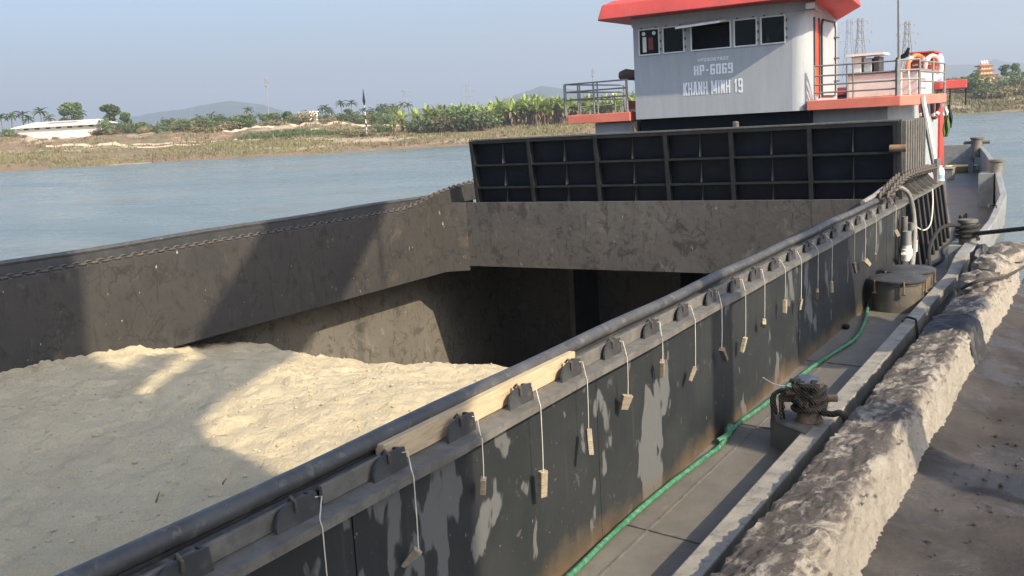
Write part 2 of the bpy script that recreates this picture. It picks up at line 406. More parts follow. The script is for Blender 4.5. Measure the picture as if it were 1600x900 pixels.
def spline(pts, n=8):
    pts = [Vector(p) for p in pts]; out = []
    for i in range(len(pts)-1):
        p0 = pts[max(i-1, 0)]; p1 = pts[i]; p2 = pts[i+1]; p3 = pts[min(i+2, len(pts)-1)]
        for k in range(n):
            t = k/n
            out.append(.5*((2*p1)+(p2-p0)*t+(2*p0-5*p1+4*p2-p3)*t*t+(3*p1-p0-3*p2+p3)*t**3))
    out.append(pts[-1]); return out

# ================================================================ THE SETTING
WZ = -1.6
HX0, HX1, HY0, HY1 = -12.86, -1.95, -13.5, 22.
def ring_sheet(x0, x1, y0, y1, R, z):
    vs = [(-R,-R,z),(R,-R,z),(R,R,z),(-R,R,z),(x0,y0,z),(x1,y0,z),(x1,y1,z),(x0,y1,z)]
    return vs, [(0,1,5,4),(1,2,6,5),(2,3,7,6),(3,0,4,7)]
m = MB(); m.add(*ring_sheet(HX0, HX1, HY0, HY1, 9000, WZ)); tag(m.build('water', M_water), kind='structure')
def sstep(a, b, t): t = max(0, min(1, (t-a)/(b-a))); return t*t*(3-2*t)
PL = [(205,-3),(214,-2.3),(219,-1.62),(224,-.5),(236,.7),(248,1.8),(257,2.2),(265,4.6),(275,5.0),(300,5.0),(600,5)]
PC = [(205,-3),(214,-2.3),(219,-1.62),(224,-.7),(238,.8),(246,1.7),(260,2.3),(300,3.2),(350,4),(600,5)]
PR = [(205,-5),(235,-3),(249,-1.62),(256,-.3),(266,1.8),(280,4.0),(300,6),(350,6.5),(600,6)]
def ground_z(u, v):
    k = sstep(-45, -18, u); k2 = sstep(55, 100, u)
    v2 = v + 3.5*fbm(u*.03, 3.1, 0, 3)
    z = lerp(PL, v2)*(1-k)+lerp(PC, v2)*k
    z = z*(1-k2)+lerp(PR, v2)*k2
    a = sstep(219, 232, v)
    z += a*(.5*fbm(u*.1, v*.1, 1.3, 5) + (1-k)*sstep(255, 264, v)*(1-sstep(276, 290, v))*2.0*fbm(u*.12, v*.05, 9, 4))
    return z
us = [-330+i*1.6 for i in range(int(830/1.6))]; vs_ = [205+j*1.3 for j in range(75)]+[305, 320, 345, 400, 600, 1200, 3000, 6000]
vv = []; ff = []
for j, v in enumerate(vs_):
    for i, u in enumerate(us):
        s_ = max(1, v/420); vv.append(UV(u*s_*1.6 if v > 420 else u, v, ground_z(u, v) if v < 610 else 5))
nu = len(us)
for j in range(len(vs_)-1):
    for i in range(nu-1): ff.append((j*nu+i, j*nu+i+1, (j+1)*nu+i+1, (j+1)*nu+i))
m = MB(); m.add(vv, ff); tag(m.build('far_bank', M_soil, smooth=True), kind='structure')
# pale track and terrace on the left bank
def strip(name, mat, pts, wid, dz=.06):
    m = MB(); a = []; R_ = 6; P = []
    for (u0, v0), (u1, v1) in zip(pts, pts[1:]):
        P += [(u0+(u1-u0)*t/3, v0+(v1-v0)*t/3) for t in range(3)]
    for i, (u, v) in enumerate(P):
        ww = wid*(.7+.5*abs(fbm(u*.15, v*.1, 3, 3)))*min(1, .15+i/8, .15+(len(P)-1-i)/8)
        for k in range(R_+1): t = k/R_*2-1; vq = v+t*ww/2; a.append(UV(u, vq, ground_z(u, vq)+dz*(1-t*t)-.03))
    q = R_+1; m.add(a, [(i*q+k, i*q+k+1, (i+1)*q+k+1, (i+1)*q+k) for i in range(len(P)-1) for k in range(R_)]); return tag(m.build(name, mat, smooth=True), kind='structure')
M_path = M('pale_dry_earth', (.50, .40, .29), .95, var=.2, scale=.3, bump=.3, bscale=3)
strip('path', M_path, [(-125+i*2, 250+1.5*math.sin(i*.2)) for i in range(48)], 2.0, .22)
strip('path', M_path, [(-75+i*2, 268.5+.8*math.sin(i*.3)) for i in range(26)], 4.2, .4)
strip('path', M_path, [(-118+i*2, 258.5+1.2*math.sin(i*.23)) for i in range(44)], 2.0, .3)
# far hills
def hills(name, prof, v, n=160):
    x0, x1 = prof[0][0], prof[-1][0]; m = MB(); a = []
    for i in range(n+1):
        x = x0+(x1-x0)*i/n; hz = 337-.05696*(x+1763); e = lerp(prof, x)
        e += 1.6*fbm(x*.03, 1.7, 0, 5)*min(1, e/12) + .8*fbm(x*.3, 8, 0, 3)*min(1, e/12)
        top = at_v(x, hz-e, v); base = at_v(x, hz+2, v-700)
        for k in range(7):
            t = k/6; p = base.lerp(top, t); p.z = base.z+(top.z-base.z)*math.sin(t*math.pi/2)
            p += FH*(60*fbm(x*.02, t*3, 5, 4)); a.append(p)
        a.append(at_v(x, hz+2, v+900))
    q = 8
    m.add(a, [(i*q+k, (i+1)*q+k, (i+1)*q+k+1, i*q+k+1) for i in range(n) for k in range(q-1)])
    return tag(m.build(name, M_hill, smooth=True), kind='structure')
hills('hills', [(-60,18),(60,30),(130,38),(200,42),(240,46),(290,50),(330,55),(365,59),(410,50),(450,36),(500,22),(540,12),(620,14),(660,28),(690,20),(760,24),(800,40),(845,54),(890,46),(930,40),(990,35),(1100,20),(1200,6)], 3300)
hills('hills', [(1290,4),(1380,28),(1440,42),(1480,52),(1500,50),(1530,46),(1555,57),(1580,50),(1620,44),(1700,55),(1800,20)], 3800)
# quay: floor sheet, rough kerb and the wall below it
def kx(y): return .0167*(y-4.5)
QF = .06
m = MB(); a = []; f = []
qx = [-1.2+i*.09 for i in range(36)]+[2.4, 4, 8, 20, 60]; qy = [2.+j*.09 for j in range(150)]+[16, 18, 21, 22, 23]
qy = [-40, -12, 0]+qy
for y in qy:
    for i, x in enumerate(qx):
        z = QF+.035*fbm(x*.8, y*.8, 0, 5)+.012*fbm(x*5, y*5, 2, 3)+(.05*max(0, 1-(x+1.12-kx(y))/.18) if x < -.7 else 0)
        a.append((x+(kx(y) if y < 23 else kx(23)), y, z))
n_ = len(qx)
f = [(j*n_+i, j*n_+i+1, (j+1)*n_+i+1, (j+1)*n_+i) for j in range(len(qy)-1) for i in range(n_-1)]
m.add(a, f); tag(m.build('quay_floor', M_quay, smooth=True), kind='structure')
prof = [(-1.63, -2.4), (-1.63, -.2), (-1.70, .15), (-1.73, .33), (-1.715, .395)]+[(-1.69+.37*i/9, .41+.009*i) for i in range(10)]+[(-1.30, .485), (-1.272, .465), (-1.25, .435)]+[(-1.235+.08*i/9, .40-.37*i/9) for i in range(10)]+[(-1.14, -.05)]
def fine(pr, st):
    out = []
    for (a, b), (c, d) in zip(pr, pr[1:]):
        n = max(1, int(math.hypot(c-a, d-b)/st)) if min(b, d) > -.3 else 1
        out += [(a+(c-a)*i/n, b+(d-b)*i/n) for i in range(n)]
    return out+[pr[-1]]
def kerb_mesh(y0, y1, dy, amp):
    prf = fine(prof, .018) if amp > .5 else prof
    secs = []; k = int((y1-y0)/dy)
    for j in range(k+1):
        y = y0+(y1-y0)*j/k; q = []
        for i, (px, pz) in enumerate(prf):
            big = fbm(px*1.5, y*.9, pz*1.5, 3)*.022; mid = fbm(px*6, y*4, pz*6+4, 5)*.024; s2 = (abs(fbm(px*20, y*15, pz*16, 3))-.2)*.03+fbm(px*50, y*40, pz*40, 2)*.006
            d = (big+mid+s2)*amp if pz > -.1 else 0
            nx = -.6 if px < -1.68 else max(0, min(.75, (px+1.36)*9)); nz = max(.1, min(.85, (pz-.2)*4.2))
            q.append((px+kx(y)+d*nx, y, pz+d*nz))
        secs.append(q)
    m = MB(); m.sweep(secs, closed=False); return m
kerb = tag(kerb_mesh(3.2, 15.2, .026, 1.).build('quay_kerb', M_kerb, smooth=True), 'rough broken concrete kerb with coal-dust stains along the quay edge', 'kerb')
m = kerb_mesh(-40, 3.2, .6, .3); m.build('kerb_run', M_kerb, kerb)
# plants
def leaf_cloud(m, c, r, n, size, rng, flat=.8):
    for _ in range(n):
        while True:
            d = Vector((rng.uniform(-1,1), rng.uniform(-1,1), rng.uniform(-1,1)))
            if .15 < d.length < 1: break
        d = d.normalized()*(d.length**.4)
        p = Vector(c)+Vector((d.x*r[0], d.y*r[1], d.z*r[2]))
        a = Vector((rng.gauss(0,1), rng.gauss(0,1), rng.gauss(0,.6))).normalized(); b = a.cross(Vector((rng.gauss(0,1), rng.gauss(0,1), rng.gauss(0,1)))).normalized()
        s_ = size*rng.uniform(.6, 1.4)
        m.add([p-a*s_*.5, p+b*s_*.28, p+a*s_*.5, p-b*s_*.28], [(0,1,2,3)])
def make_tree(name, h, crown, leaf, seed, nleaf, size, trunk_h=.4):
    rng = random.Random(seed); e = empty(name, (0,0,0)); t = MB()
    t.tube([(0,0,-.3),(.08*h*.1,0,h*trunk_h*.6),(0,.05,h*.8)], [h*.03, h*.024, h*.008], 7)
    blobs = []
    for k in range(crown):
        an = rng.uniform(0, 6.28); rr = rng.uniform(.08, .26)*h; z = h*rng.uniform(trunk_h+.05, .88)
        c = (rr*math.cos(an), rr*math.sin(an), z); blobs.append(c)
        t.tube([(0,0,h*trunk_h*rng.uniform(.7,1.1)), (c[0]*.5, c[1]*.5, (h*trunk_h+z)/2), c], [h*.012, h*.008, h*.003], 5)
    t.build('trunk', M_trunk, e, local=True)
    cr = MB()
    for c in blobs:
        s_ = h*rng.uniform(.1, .19); leaf_cloud(cr, c, (s_*1.15, s_*1.15, s_*.8), nleaf//crown, size, rng)
    cr.build('crown', leaf, e, local=True)
    return e
def make_bush(name, r, h, leaf, seed, n, size):
    rng = random.Random(seed); e = empty(name, (0,0,0)); t = MB(); cr = MB()
    for k in range(7):
        an = k*.9+rng.random(); q = rng.uniform(.3, .8)*r; c = Vector((q*math.cos(an), q*math.sin(an), h*rng.uniform(.35, .75)))
        t.tube([(0,0,-.3), c*.5+Vector((0,0,.1)), c], [.05, .035, .015], 4)
        leaf_cloud(cr, c, (r*.5, r*.5, h*.34), n//7, size, rng)
    t.build('stem', M_trunk, e, local=True); cr.build('foliage', leaf, e, local=True)
    return e
def frond(m, base, az, el, L, wid, droop, n=6, fold=.25):
    d = Vector((math.cos(az)*math.cos(el), math.sin(az)*math.cos(el), math.sin(el))); side = Vector((-math.sin(az), math.cos(az), 0))
    a = []; p = Vector(base)
    for i in range(n+1):
        t = i/n; wv = wid*(math.sin(math.pi*min(1, .12+t*.86))**.6)
        upv = side.cross(d).normalized()
        a += [p-side*wv+upv*(-fold*wv), p.copy(), p+side*wv+upv*(-fold*wv)]
        p = p+d*(L/n); d = (d+Vector((0,0,-droop/n*(1+t)))).normalized()
    m.add(a, [f_ for i in range(n) for f_ in ((3*i,3*i+1,3*i+4,3*i+3),(3*i+1,3*i+2,3*i+5,3*i+4))])
def make_banana(name, h, seed):
    rng = random.Random(seed); e = empty(name, (0,0,0)); t = MB(); lf = MB(); dl = MB()
    for s_ in range(3):
        ox, oy = (0,0) if s_ == 0 else (rng.uniform(-1.2,1.2), rng.uniform(-1.2,1.2)); hh = h*(1 if s_ == 0 else rng.uniform(.5,.85))
        t.tube([(ox,oy,-.4),(ox,oy,hh*.3),(ox+.05,oy,hh*.56)], [.17,.14,.07], 7)
        for k in range(9):
            frond(lf, (ox,oy,hh*.54), k*2.4+rng.random(), rng.uniform(.55, 1.35), hh*rng.uniform(.4,.55), hh*.062, rng.uniform(.5, 1.5))
        for k in range(4):
            frond(dl, (ox,oy,hh*.5), k*1.6+rng.random(), rng.uniform(-.9, .1), hh*.36, hh*.035, 1.6, 4)
    t.build('stem', M_trunk, e, local=True); lf.build('leaves', L_ban, e, local=True); dl.build('dead_leaves', L_gdry, e, local=True)
    return e
def make_palm(name, h, seed):
    rng = random.Random(seed); e = empty(name, (0,0,0)); t = MB(); lf = MB()
    t.tube([(0,0,-.5),(.15,0,h*.4),(.3,.1,h*.85)], [.2,.15,.11], 6)
    for k in range(17): frond(lf, (.3,.1,h*.85), k*2.4+rng.random()*.5, rng.uniform(-.2,1.2), h*.30, h*.028, rng.uniform(.8,1.8), 5, .6)
    t.build('trunk', M_trunk, e, local=True); lf.build('crown', L_palm, e, local=True)
    return e
class Pool:
    def __init__(s, protos): s.p = protos; s.used = [False]*len(protos)
    def put(s, k, loc, sc, rz, label, cat, group):
        if not s.used[k]: o = s.p[k]; s.used[k] = True
        else: o = copy_tree(s.p[k])
        o.location = loc; o.scale = (sc, sc, sc); o.rotation_euler = (0, 0, rz); tag(o, label, cat, group); return o
def on_bank(x, v):
    d = ray(x, 200); p = C0+d*(v/d.dot(FH)); u = (p-C0).dot(RH); z = ground_z(u, v) if v < 600 else 5; return UV(u, v, z)
BAN = Pool([make_banana('banana_plant', 6, s_) for s_ in (1, 2, 3, 4)])
r = random.Random(3); k = 0
for i in range(120):
    x = r.uniform(622, 1005); v = r.uniform(245, 272)
    if x < 665 and r.random() < .5: x += 60
    h = lerp([(620,.72),(660,.9),(720,.78),(800,1.0),(850,1.02),(900,.85),(1000,.95)], x)*r.uniform(.95, 1.3)
    BAN.put(i % 4, on_bank(x, v), h, r.uniform(0, 6.28), 'tall green banana plant in the dense grove on the far bank', 'banana plant', 'banana grove on the far bank')
BAN.put(0, on_bank(615, 240), .72, 1., 'lone yellowing banana plant at the left end of the grove by the water', 'banana plant', 'banana grove on the far bank')
BUS = Pool([make_bush('shrub', 2.2, 2.6, L_tree, 11, 420, .5), make_bush('shrub', 2.5, 2.2, L_dry, 12, 420, .5), make_bush('shrub', 1.8, 3.2, L_tree, 13, 420, .45), make_bush('dry_shrub', 2.6, 2.4, L_dry, 14, 460, .42)])
for x, v, s_, kk in [(668,242,1.6,0),(690,243,1.9,3),(712,242,1.8,2),(738,243,1.7,0),(758,242,1.7,2),(775,247,1.2,0),(640,246,1.1,0),(560,243,1.0,3),(575,244,.9,1),(548,246,.9,3),(590,250,.9,0),(648,243,.9,2),(725,244,1.2,0)]:
    BUS.put(kk, on_bank(x, v), s_, r.uniform(0, 6), ['leafy green shrub below the banana grove', 'tan dry shrub below the banana grove', 'upright green shrub below the banana grove', 'tangled brownish shrub below the banana grove'][kk], 'shrub', 'shrubs in front of the banana grove')
for i in range(150):
    x = r.uniform(-20, 620); v = r.uniform(270, 300) if x > 150 else r.uniform(285, 305); kk = r.choice([0, 0, 2, 1, 3])
    BUS.put(kk, on_bank(x, v), r.uniform(.7, 1.35), r.uniform(0, 6), ['low leafy green shrub in the scrub band behind the left bank', 'tan dry shrub in the scrub band behind the left bank', 'upright green shrub in the scrub band behind the left bank', 'tangled brownish shrub in the scrub band behind the left bank'][kk], 'shrub', 'scrub behind the left bank')
for x, v, s_ in ((22, 270, .5), (34, 271, .45), (50, 270, .4), (66, 271, .5), (84, 270, .45), (150, 272, .8), (162, 272, .9)):
    BUS.put(1, on_bank(x, v), s_, x*1., 'tan dry shrub in front of the white shed wall', 'shrub', 'shrubs by the shed')
for i in range(46):
    x = r.uniform(1480, 1680); v = r.uniform(266, 305); kk = r.choice([0, 2, 1, 3])
    BUS.put(kk, on_bank(x, v), r.uniform(.8, 1.4), r.uniform(0, 6), ['low leafy green shrub on the slope below the temple', 'tan dry shrub on the slope below the temple', 'upright green shrub on the slope below the temple', 'tangled brownish shrub on the slope below the temple'][kk], 'shrub', 'shrubs on the right bank')
TRE = Pool([make_tree('tree', 9, 9, L_tree, 21, 1500, .7), make_tree('tree', 8, 7, L_tree, 22, 1200, .7, .5)])
def tree_px(kk, x, ytop, v, label, grp):
    b = on_bank(x, v); t = at_v(x, ytop, v); h = max(2., t.z-b.z); TRE.put(kk, b, h/[9, 8][kk], r.uniform(0, 6), label, 'tree', grp)
tree_px(0, 114, 158, 310, 'tall round-crowned tree behind the long white shed', 'trees on the left bank')
tree_px(1, 178, 162, 305, 'bright bushy tree just right of the white shed', 'trees on the left bank')
tree_px(0, 195, 174, 315, 'low broad tree right of the bushy tree past the shed', 'trees on the left bank')
for i in range(70):
    x = r.uniform(120, 620); tree_px(i % 2, x, 337-.05696*(x+1763)-r.uniform(22, 38), r.uniform(320, 420), 'small dark tree in the distant row behind the left bank scrub', 'distant trees behind the left bank')
for i in range(14):
    x = r.uniform(860, 1010); tree_px(i % 2, x, 337-.05696*(x+1763)-r.uniform(20, 32), r.uniform(330, 400), 'small dark tree behind the banana grove', 'trees behind the bananas')
for x, y, v in [(1570, 100, 330), (1582, 98, 335), (1598, 112, 320), (1480, 122, 340), (1492, 124, 345), (1540, 128, 300), (1560, 128, 300), (1612, 108, 325), (1630, 112, 330)]:
    tree_px(0 if x % 4 else 1, x, y, v, 'leafy tree standing near the temple on the right bank', 'trees around the temple')
PAL = Pool([make_palm('palm_tree', 8, 31), make_palm('palm_tree', 7, 32)])
for i in range(26):
    x = r.uniform(455, 690) if i > 5 else r.uniform(300, 420); v = r.uniform(380, 440); b = on_bank(x, v); t = at_v(x, 337-.05696*(x+1763)-r.uniform(36, 50)*(1 if x < 600 else .85), v)
    PAL.put(i % 2, b, (t.z-b.z)/8, r.uniform(0, 6), 'slender palm in the distant palm row left of the bananas', 'palm', 'distant palm row')
for i, x in enumerate((4, 18, 36, 48, 66, 76, 128)):
    v = 312; b = on_bank(x, v); t = at_v(x, 178+r.uniform(-5, 6), v); PAL.put(i % 2, b, (t.z-b.z)/7, r.uniform(0, 6), 'feathery palm around the left end of the white shed', 'palm', 'palms by the white shed')
# grasses and rubble on the near slope of the far bank: uncountable ground cover
def tufts(name, mat, n, ulo, uhi, vlo, vhi, hh, seed, dens=None):
    rng = random.Random(seed); m = MB()
    for _ in range(n):
        u = rng.uniform(ulo, uhi); v = rng.uniform(vlo, vhi)
        if fbm(u*.05, v*.12, seed, 3) < (dens or -.1): continue
        z = ground_z(u, v)
        if z < WZ+.1: continue
        for k in range(3):
            an = rng.uniform(0, 6.28); h = hh*rng.uniform(.5, 1.5); b = UV(u+rng.uniform(-.5,.5), v+rng.uniform(-.5,.5), z-.1)
            sd = Vector((math.cos(an), math.sin(an), 0))*h*.22; tip = b+Vector((rng.uniform(-.5,.5)*h, rng.uniform(-.5,.5)*h, h))
            m.add([b-sd, b+sd, tip], [(0,1,2)])
    return m.build(name, mat)
tag(tufts('bank_grass', L_grass, 20000, -135, 60, 219.5, 250, .45, 5, .03), 'mixed green and straw grass along the far waterline', 'grass', kind='stuff')
tag(tufts('dry_grass', L_dry, 9000, -135, 20, 221, 268, .6, 6, .0), 'brown dry scrub and rubble growth over the left bank', 'dry grass', kind='stuff')
tag(tufts('crop_rows', L_tree, 4200, -66, -28, 250, 258, 1.1, 7, -.6), 'green crop patch on the terrace left of the beacon', 'crops', kind='stuff')
tag(tufts('reed_grass', L_grass, 9000, 95, 165, 249, 300, .6, 8, -.2), 'greenish reeds and grass on the slope below the temple', 'grass', kind='stuff')
# long white shed
V0 = 278
p0 = at_v(28, 211, V0); p1 = at_v(158, 202, V0); d = (p1-p0); d.z = 0; L_ = d.length; d.normalize(); bk = FH
e = empty('white_shed', (p0.x, p0.y, 4.4)); zt = at_v(28, 200, V0).z; zb = 4.2; zr = at_v(60, 191, V0+6).z
def SP(s_, b, z): q = p0+d*s_+bk*b; return (q.x, q.y, z)
m = MB(); D_ = 11
m.add([SP(0,0,zb),SP(L_,0,zb),SP(L_,D_,zb),SP(0,D_,zb),SP(0,0,zt),SP(L_,0,zt),SP(L_,D_,zt),SP(0,D_,zt)], [(0,1,5,4),(1,2,6,5),(2,3,7,6),(3,0,4,7)]); m.build('wall', M_bwall, e)
m = MB(); o_ = 1.2; h2 = .25
m.add([SP(-o_,-o_,zt),SP(L_+o_,-o_,zt),SP(L_+o_,D_+o_,zt),SP(-o_,D_+o_,zt),SP(2.5,D_/2,zr),SP(L_-2.5,D_/2,zr),SP(-o_,-o_,zt-h2),SP(L_+o_,-o_,zt-h2)], [(0,1,5,4),(1,2,5),(2,3,4,5),(3,0,4),(6,7,1,0)]); rf = m.build('roof', M_broof, e)
m = MB()
for q in range(16): 
    s0 = L_*.33+q*L_*.022; m.add([SP(s0, D_*.18, zt+(zr-zt)*(.18*D_+o_)/(D_/2+o_)+.06), SP(s0+L_*.016, D_*.18, zt+(zr-zt)*(.18*D_+o_)/(D_/2+o_)+.06), SP(s0+L_*.016, D_*.36, zt+(zr-zt)*(.36*D_+o_)/(D_/2+o_)+.06), SP(s0, D_*.36, zt+(zr-zt)*(.36*D_+o_)/(D_/2+o_)+.06)], [(0,1,2,3)])
m.build('worn_roof_marking', M_brown, rf)
for q in range(7):
    s0 = L_*(.08+q*.13); m = MB(); m.add([SP(s0,-.05,zt-.75),SP(s0+1.3,-.05,zt-.75),SP(s0+1.3,-.05,zt-.28),SP(s0,-.05,zt-.28),SP(s0,.1,zt-.75),SP(s0+1.3,.1,zt-.75),SP(s0+1.3,.1,zt-.28),SP(s0,.1,zt-.28)], [(0,1,2,3),(0,4,5,1),(1,5,6,2),(2,6,7,3),(3,7,4,0)]); m.build('window', M_dwin, e)
tag(e, 'long low white shed with pale roof among palms on the left bank', 'shed')
# masts, beacon, pylons
def pole(name, x0, y0, x1, y1, v, r0, label, cat, mat, top=None):
    b = at_v(x0, y0, v); t = at_v(x1, y1, v); e = empty(name, b); m = MB(); m.tube([b-Vector((0,0,2)), t], [r0, r0*.6], 7); m.build('pole', mat, e)
    if top: top(e, t, b)
    return tag(e, label, cat)
def ant(e, t, b):
    m = MB()
    for q in range(3):
        a = q*2.09; c = t+Vector((math.cos(a)*.34, math.sin(a)*.34, -1.4)); m.box(c.x-.07, c.x+.07, c.y-.06, c.y+.06, c.z-.8, c.z+.8)
    m.build('antenna', M_lat, e); m = MB(); m.tube([t+Vector((0,0,-2.8)), t+Vector((0,0,-2.5))], .5, 8); m.build('platform', M_lat, e)
M_offw = M('mast_white', (.75, .75, .73), .5, bump=0)
pole('telecom_mast', 420, 190, 415.5, 120, 300, .17, 'tall pale telecom pole with antennas above the left bank', 'mast', M_lat, ant)
pole('telecom_mast', 927, 160, 926, 106, 330, .17, 'pale telecom pole rising behind the left deck railing', 'mast', M_lat, ant)
def beac(e, t, b):
    m = MB(); L2 = (t-b).length; m.lathe([(.1, -L2*.36), (.3, -L2*.26), (.36, -L2*.24), (.2, -L2*.1), (.1, 0), (.06, L2*.06)], t, 8); m.build('topmark', M_black, e)
    for q in (.1, .3, .5):
        m = MB(); m.tube([b.lerp(t, q), b.lerp(t, q+.1)], .17, 8); m.build('band', M_black, e)
pole('river_beacon', 573, 205, 567.5, 143, 243, .15, 'black and white striped river beacon post on the far bank', 'beacon', M_offw, beac)
def pylon(x, yb, yt, v, label):
    b = at_v(x, yb, v); t = at_v(x, yt, v); hh = t.z-b.z; e = empty('power_pylon', b); m = MB(); wb = hh*.095
    def W(zq): return wb*(1-zq)+wb*.22*zq if zq < .75 else wb*.38
    lv = [0, .18, .34, .48, .6, .72, .82, .92, 1.]; cs = lambda zq, i: b+RH*((1 if i in (0,1) else -1)*W(zq))+FH*((1 if i in (1,2) else -1)*W(zq))+Vector((0,0,hh*zq))
    for a_, c_ in zip(lv, lv[1:]):
        for i in range(4): m.bar(cs(a_, i), cs(c_, i), .26); m.bar(cs(a_, i), cs(c_, (i+1) % 4), .14)
    m.build('tower', M_lat, e)
    for zq, wl in ((.62, 1.7), (.78, 2.1), (.94, 1.4)):
        m = MB(); c = b+Vector((0,0,hh*zq)); m.bar(c-RH*wb*wl, c+RH*wb*wl, .3); m.bar(c-RH*wb*wl, c+Vector((0,0,hh*.04)), .15); m.bar(c+RH*wb*wl, c+Vector((0,0,hh*.04)), .15)
        for s_ in (-1, 1): q = c+RH*wb*wl*s_; m.bar(q, q-Vector((0,0,hh*.05)), .2)
        m.build('crossarm', M_lat, e)
    return tag(e, label, 'pylon', 'power pylons behind the barge')
pylon(1344, 120, 28, 420, 'lattice power pylon just right of the wheelhouse')
pylon(1417, 118, 33, 430, 'lattice power pylon behind the thin deck mast')
pylon(635, 190, 139, 900, 'faint far pylon above the left end of the banana grove')
pylon(733, 185, 130, 950, 'faint far pylon above the middle of the banana grove')
pylon(1327, 120, 30, 700, 'faint thin pylon close to the wheelhouse back corner')
# temple gate
v = 312; c = at_v(1537, 128, v); e = empty('temple', c); k_ = v/1542
def TB(m, hw, z0, z1, hd=None): 
    hd = hd or hw; a = [c+RH*sx*hw+FH*sy*hd+Vector((0,0,z)) for z in (z0, z1) for sx, sy in ((-1,-1),(1,-1),(1,1),(-1,1))]
    m.add(a, [(3,2,1,0),(4,5,6,7),(0,1,5,4),(1,2,6,5),(2,3,7,6),(3,0,4,7)])
def TR(m, hw, z0, z1, top):
    a = [c+RH*sx*hw+FH*sy*hw+Vector((0,0,z0+.35)) for sx, sy in ((-1,-1),(1,-1),(1,1),(-1,1))]+[c+RH*sx*hw*.9+FH*sy*hw*.9*0+FH*sy*hw*.9+Vector((0,0,z0)) for sx, sy in ((-1,-1),(1,-1),(1,1),(-1,1))]+[c+RH*sx*top+FH*sy*top+Vector((0,0,z1)) for sx, sy in ((-1,-1),(1,-1),(1,1),(-1,1))]
    m.add(a, [(0,1,9,8),(1,2,10,9),(2,3,11,10),(3,0,8,11),(8,9,10,11),(4,5,1,0),(5,6,2,1),(6,7,3,2),(7,4,0,3),(7,6,5,4)])
m = MB(); TB(m, 13*k_, -4, 4*k_); m.build('base', M_tyel, e)
for hw, z0, z1, rw in ((11, 0, 9, 16), (8.5, 10, 16, 12), (7, 18, 23, 10.5)):
    m = MB(); TB(m, hw*k_, z0*k_, z1*k_); wl = m.build('wall', M_tyel, e)
    for q in (-.55, 0, .55):
        m = MB(); a = c+RH*q*hw*k_-FH*(hw*k_+.03); zz = (z0+(z1-z0)*.2)*k_; z2 = (z0+(z1-z0)*.75)*k_; ww = hw*.12*k_
        m.add([a-RH*ww+Vector((0,0,zz)), a+RH*ww+Vector((0,0,zz)), a+RH*ww+Vector((0,0,z2)), a-RH*ww+Vector((0,0,z2))], [(0,1,2,3)]); m.build('window', M_brown, wl)
    m = MB(); TR(m, rw*k_, z1*k_, (z1+4)*k_, hw*.55*k_); m.build('roof', M_tred, e)
for q in (-4, 0, 4):
    m = MB(); a = c+RH*q*k_+Vector((0,0,26.5*k_)); m.lathe([(.3,0),(.45,.4),(.1,1.3)], a, 6); m.build('finial', M_white, e)
tag(e, 'yellow three-tiered temple with red roofs above the right bank', 'temple')
# small red and white hut roof glimpsed among the bananas
c = at_v(957, 158, 285); e = empty('signboard', c-Vector((0,0,6))); m = MB()
for sx in (-1, 1): q = c+RH*sx*1.4; m.bar(q-Vector((0,0,7)), q+Vector((0,0,1)), .15)
m.build('post', M_lat, e); m = MB(); m.bar(c-RH*1.9, c+RH*1.9, .1, 1.8); m.build('board', M_dred, e)
m = MB(); q = c+Vector((0,0,1.9))+RH*1.; m.bar(q-RH*1.1, q+RH*1.1, .12, .6); m.build('upper_board', M_white, e)
tag(e, 'small red and white signboard among bananas behind the left railing', 'signboard')
b = at_v(481, 179, 330); e = MB(); e.box(b.x-2.5, b.x+2.5, b.y-2, b.y+2, b.z-5, b.z+.7); e.box(b.x-2.8, b.x+2.8, b.y-2.3, b.y+2.3, b.z+.7, b.z+1.); tag(e.build('far_hut', M_offw), 'tiny white flat-roofed hut far behind the terrace scrub', 'hut')
# ================================================================ THE BARGE
barge = empty('barge', (-7.35, 11, WZ))
tag(barge, 'black sand barge with grey wheelhouse and red roof moored along the quay', 'barge')
CX = -7.35
def mir(x): return 2*CX-x
def dz(y): return max(0, (y-14.)*.021)                      # sheer of the deck towards the stern
RXI = [(-14,-2.05),(14,-2.05),(17.,-1.98),(19.3,-1.9),(21.7,-1.9),(26.4,-2.45),(31,-3.1),(35.2,-3.75),(36,-3.95)]
RXO = [(-14,-1.9),(14,-1.9),(17.,-1.8),(19.3,-1.72),(21.7,-1.75),(26.4,-2.3),(31,-2.95),(35.4,-3.6),(36.1,-3.85)]
RZ = [(-14,.22),(14,.22),(15.5,.25),(16.3,.42),(17.5,.5),(19.3,.62),(21.7,.85),(26.4,1.08),(36.1,1.24)]
ys = [-14, -6, 0, 3, 6, 9, 12, 13, 14, 14.8, 15.5, 16.3, 17, 17.6, 18.4, 19.3, 20.5, 21.7, 23, 24.6, 26.4, 28.6, 31, 33, 34.4, 35.3, 36]
# hull sides
m = MB(); a = []
for y in ys:
    xo = lerp(RXO, y)
    a.append([(xo, y, lerp(RZ, y)-.05), (xo-.02, y, -.1), (xo-.05, y, -1.2), (xo-.35, y, -4.6), (mir(xo)+.35, y, -4.6), (mir(xo)+.05, y, -1.2), (mir(xo)+.02, y, -.1), (mir(xo), y, lerp(RZ, y)-.05)])
m.sweep(a, closed=False); m.add([a[-1][i] for i in range(8)], [tuple(range(8))]); m.add([a[0][i] for i in range(8)], [tuple(range(8))])
m.build('hull', M_hull, barge, smooth=True)
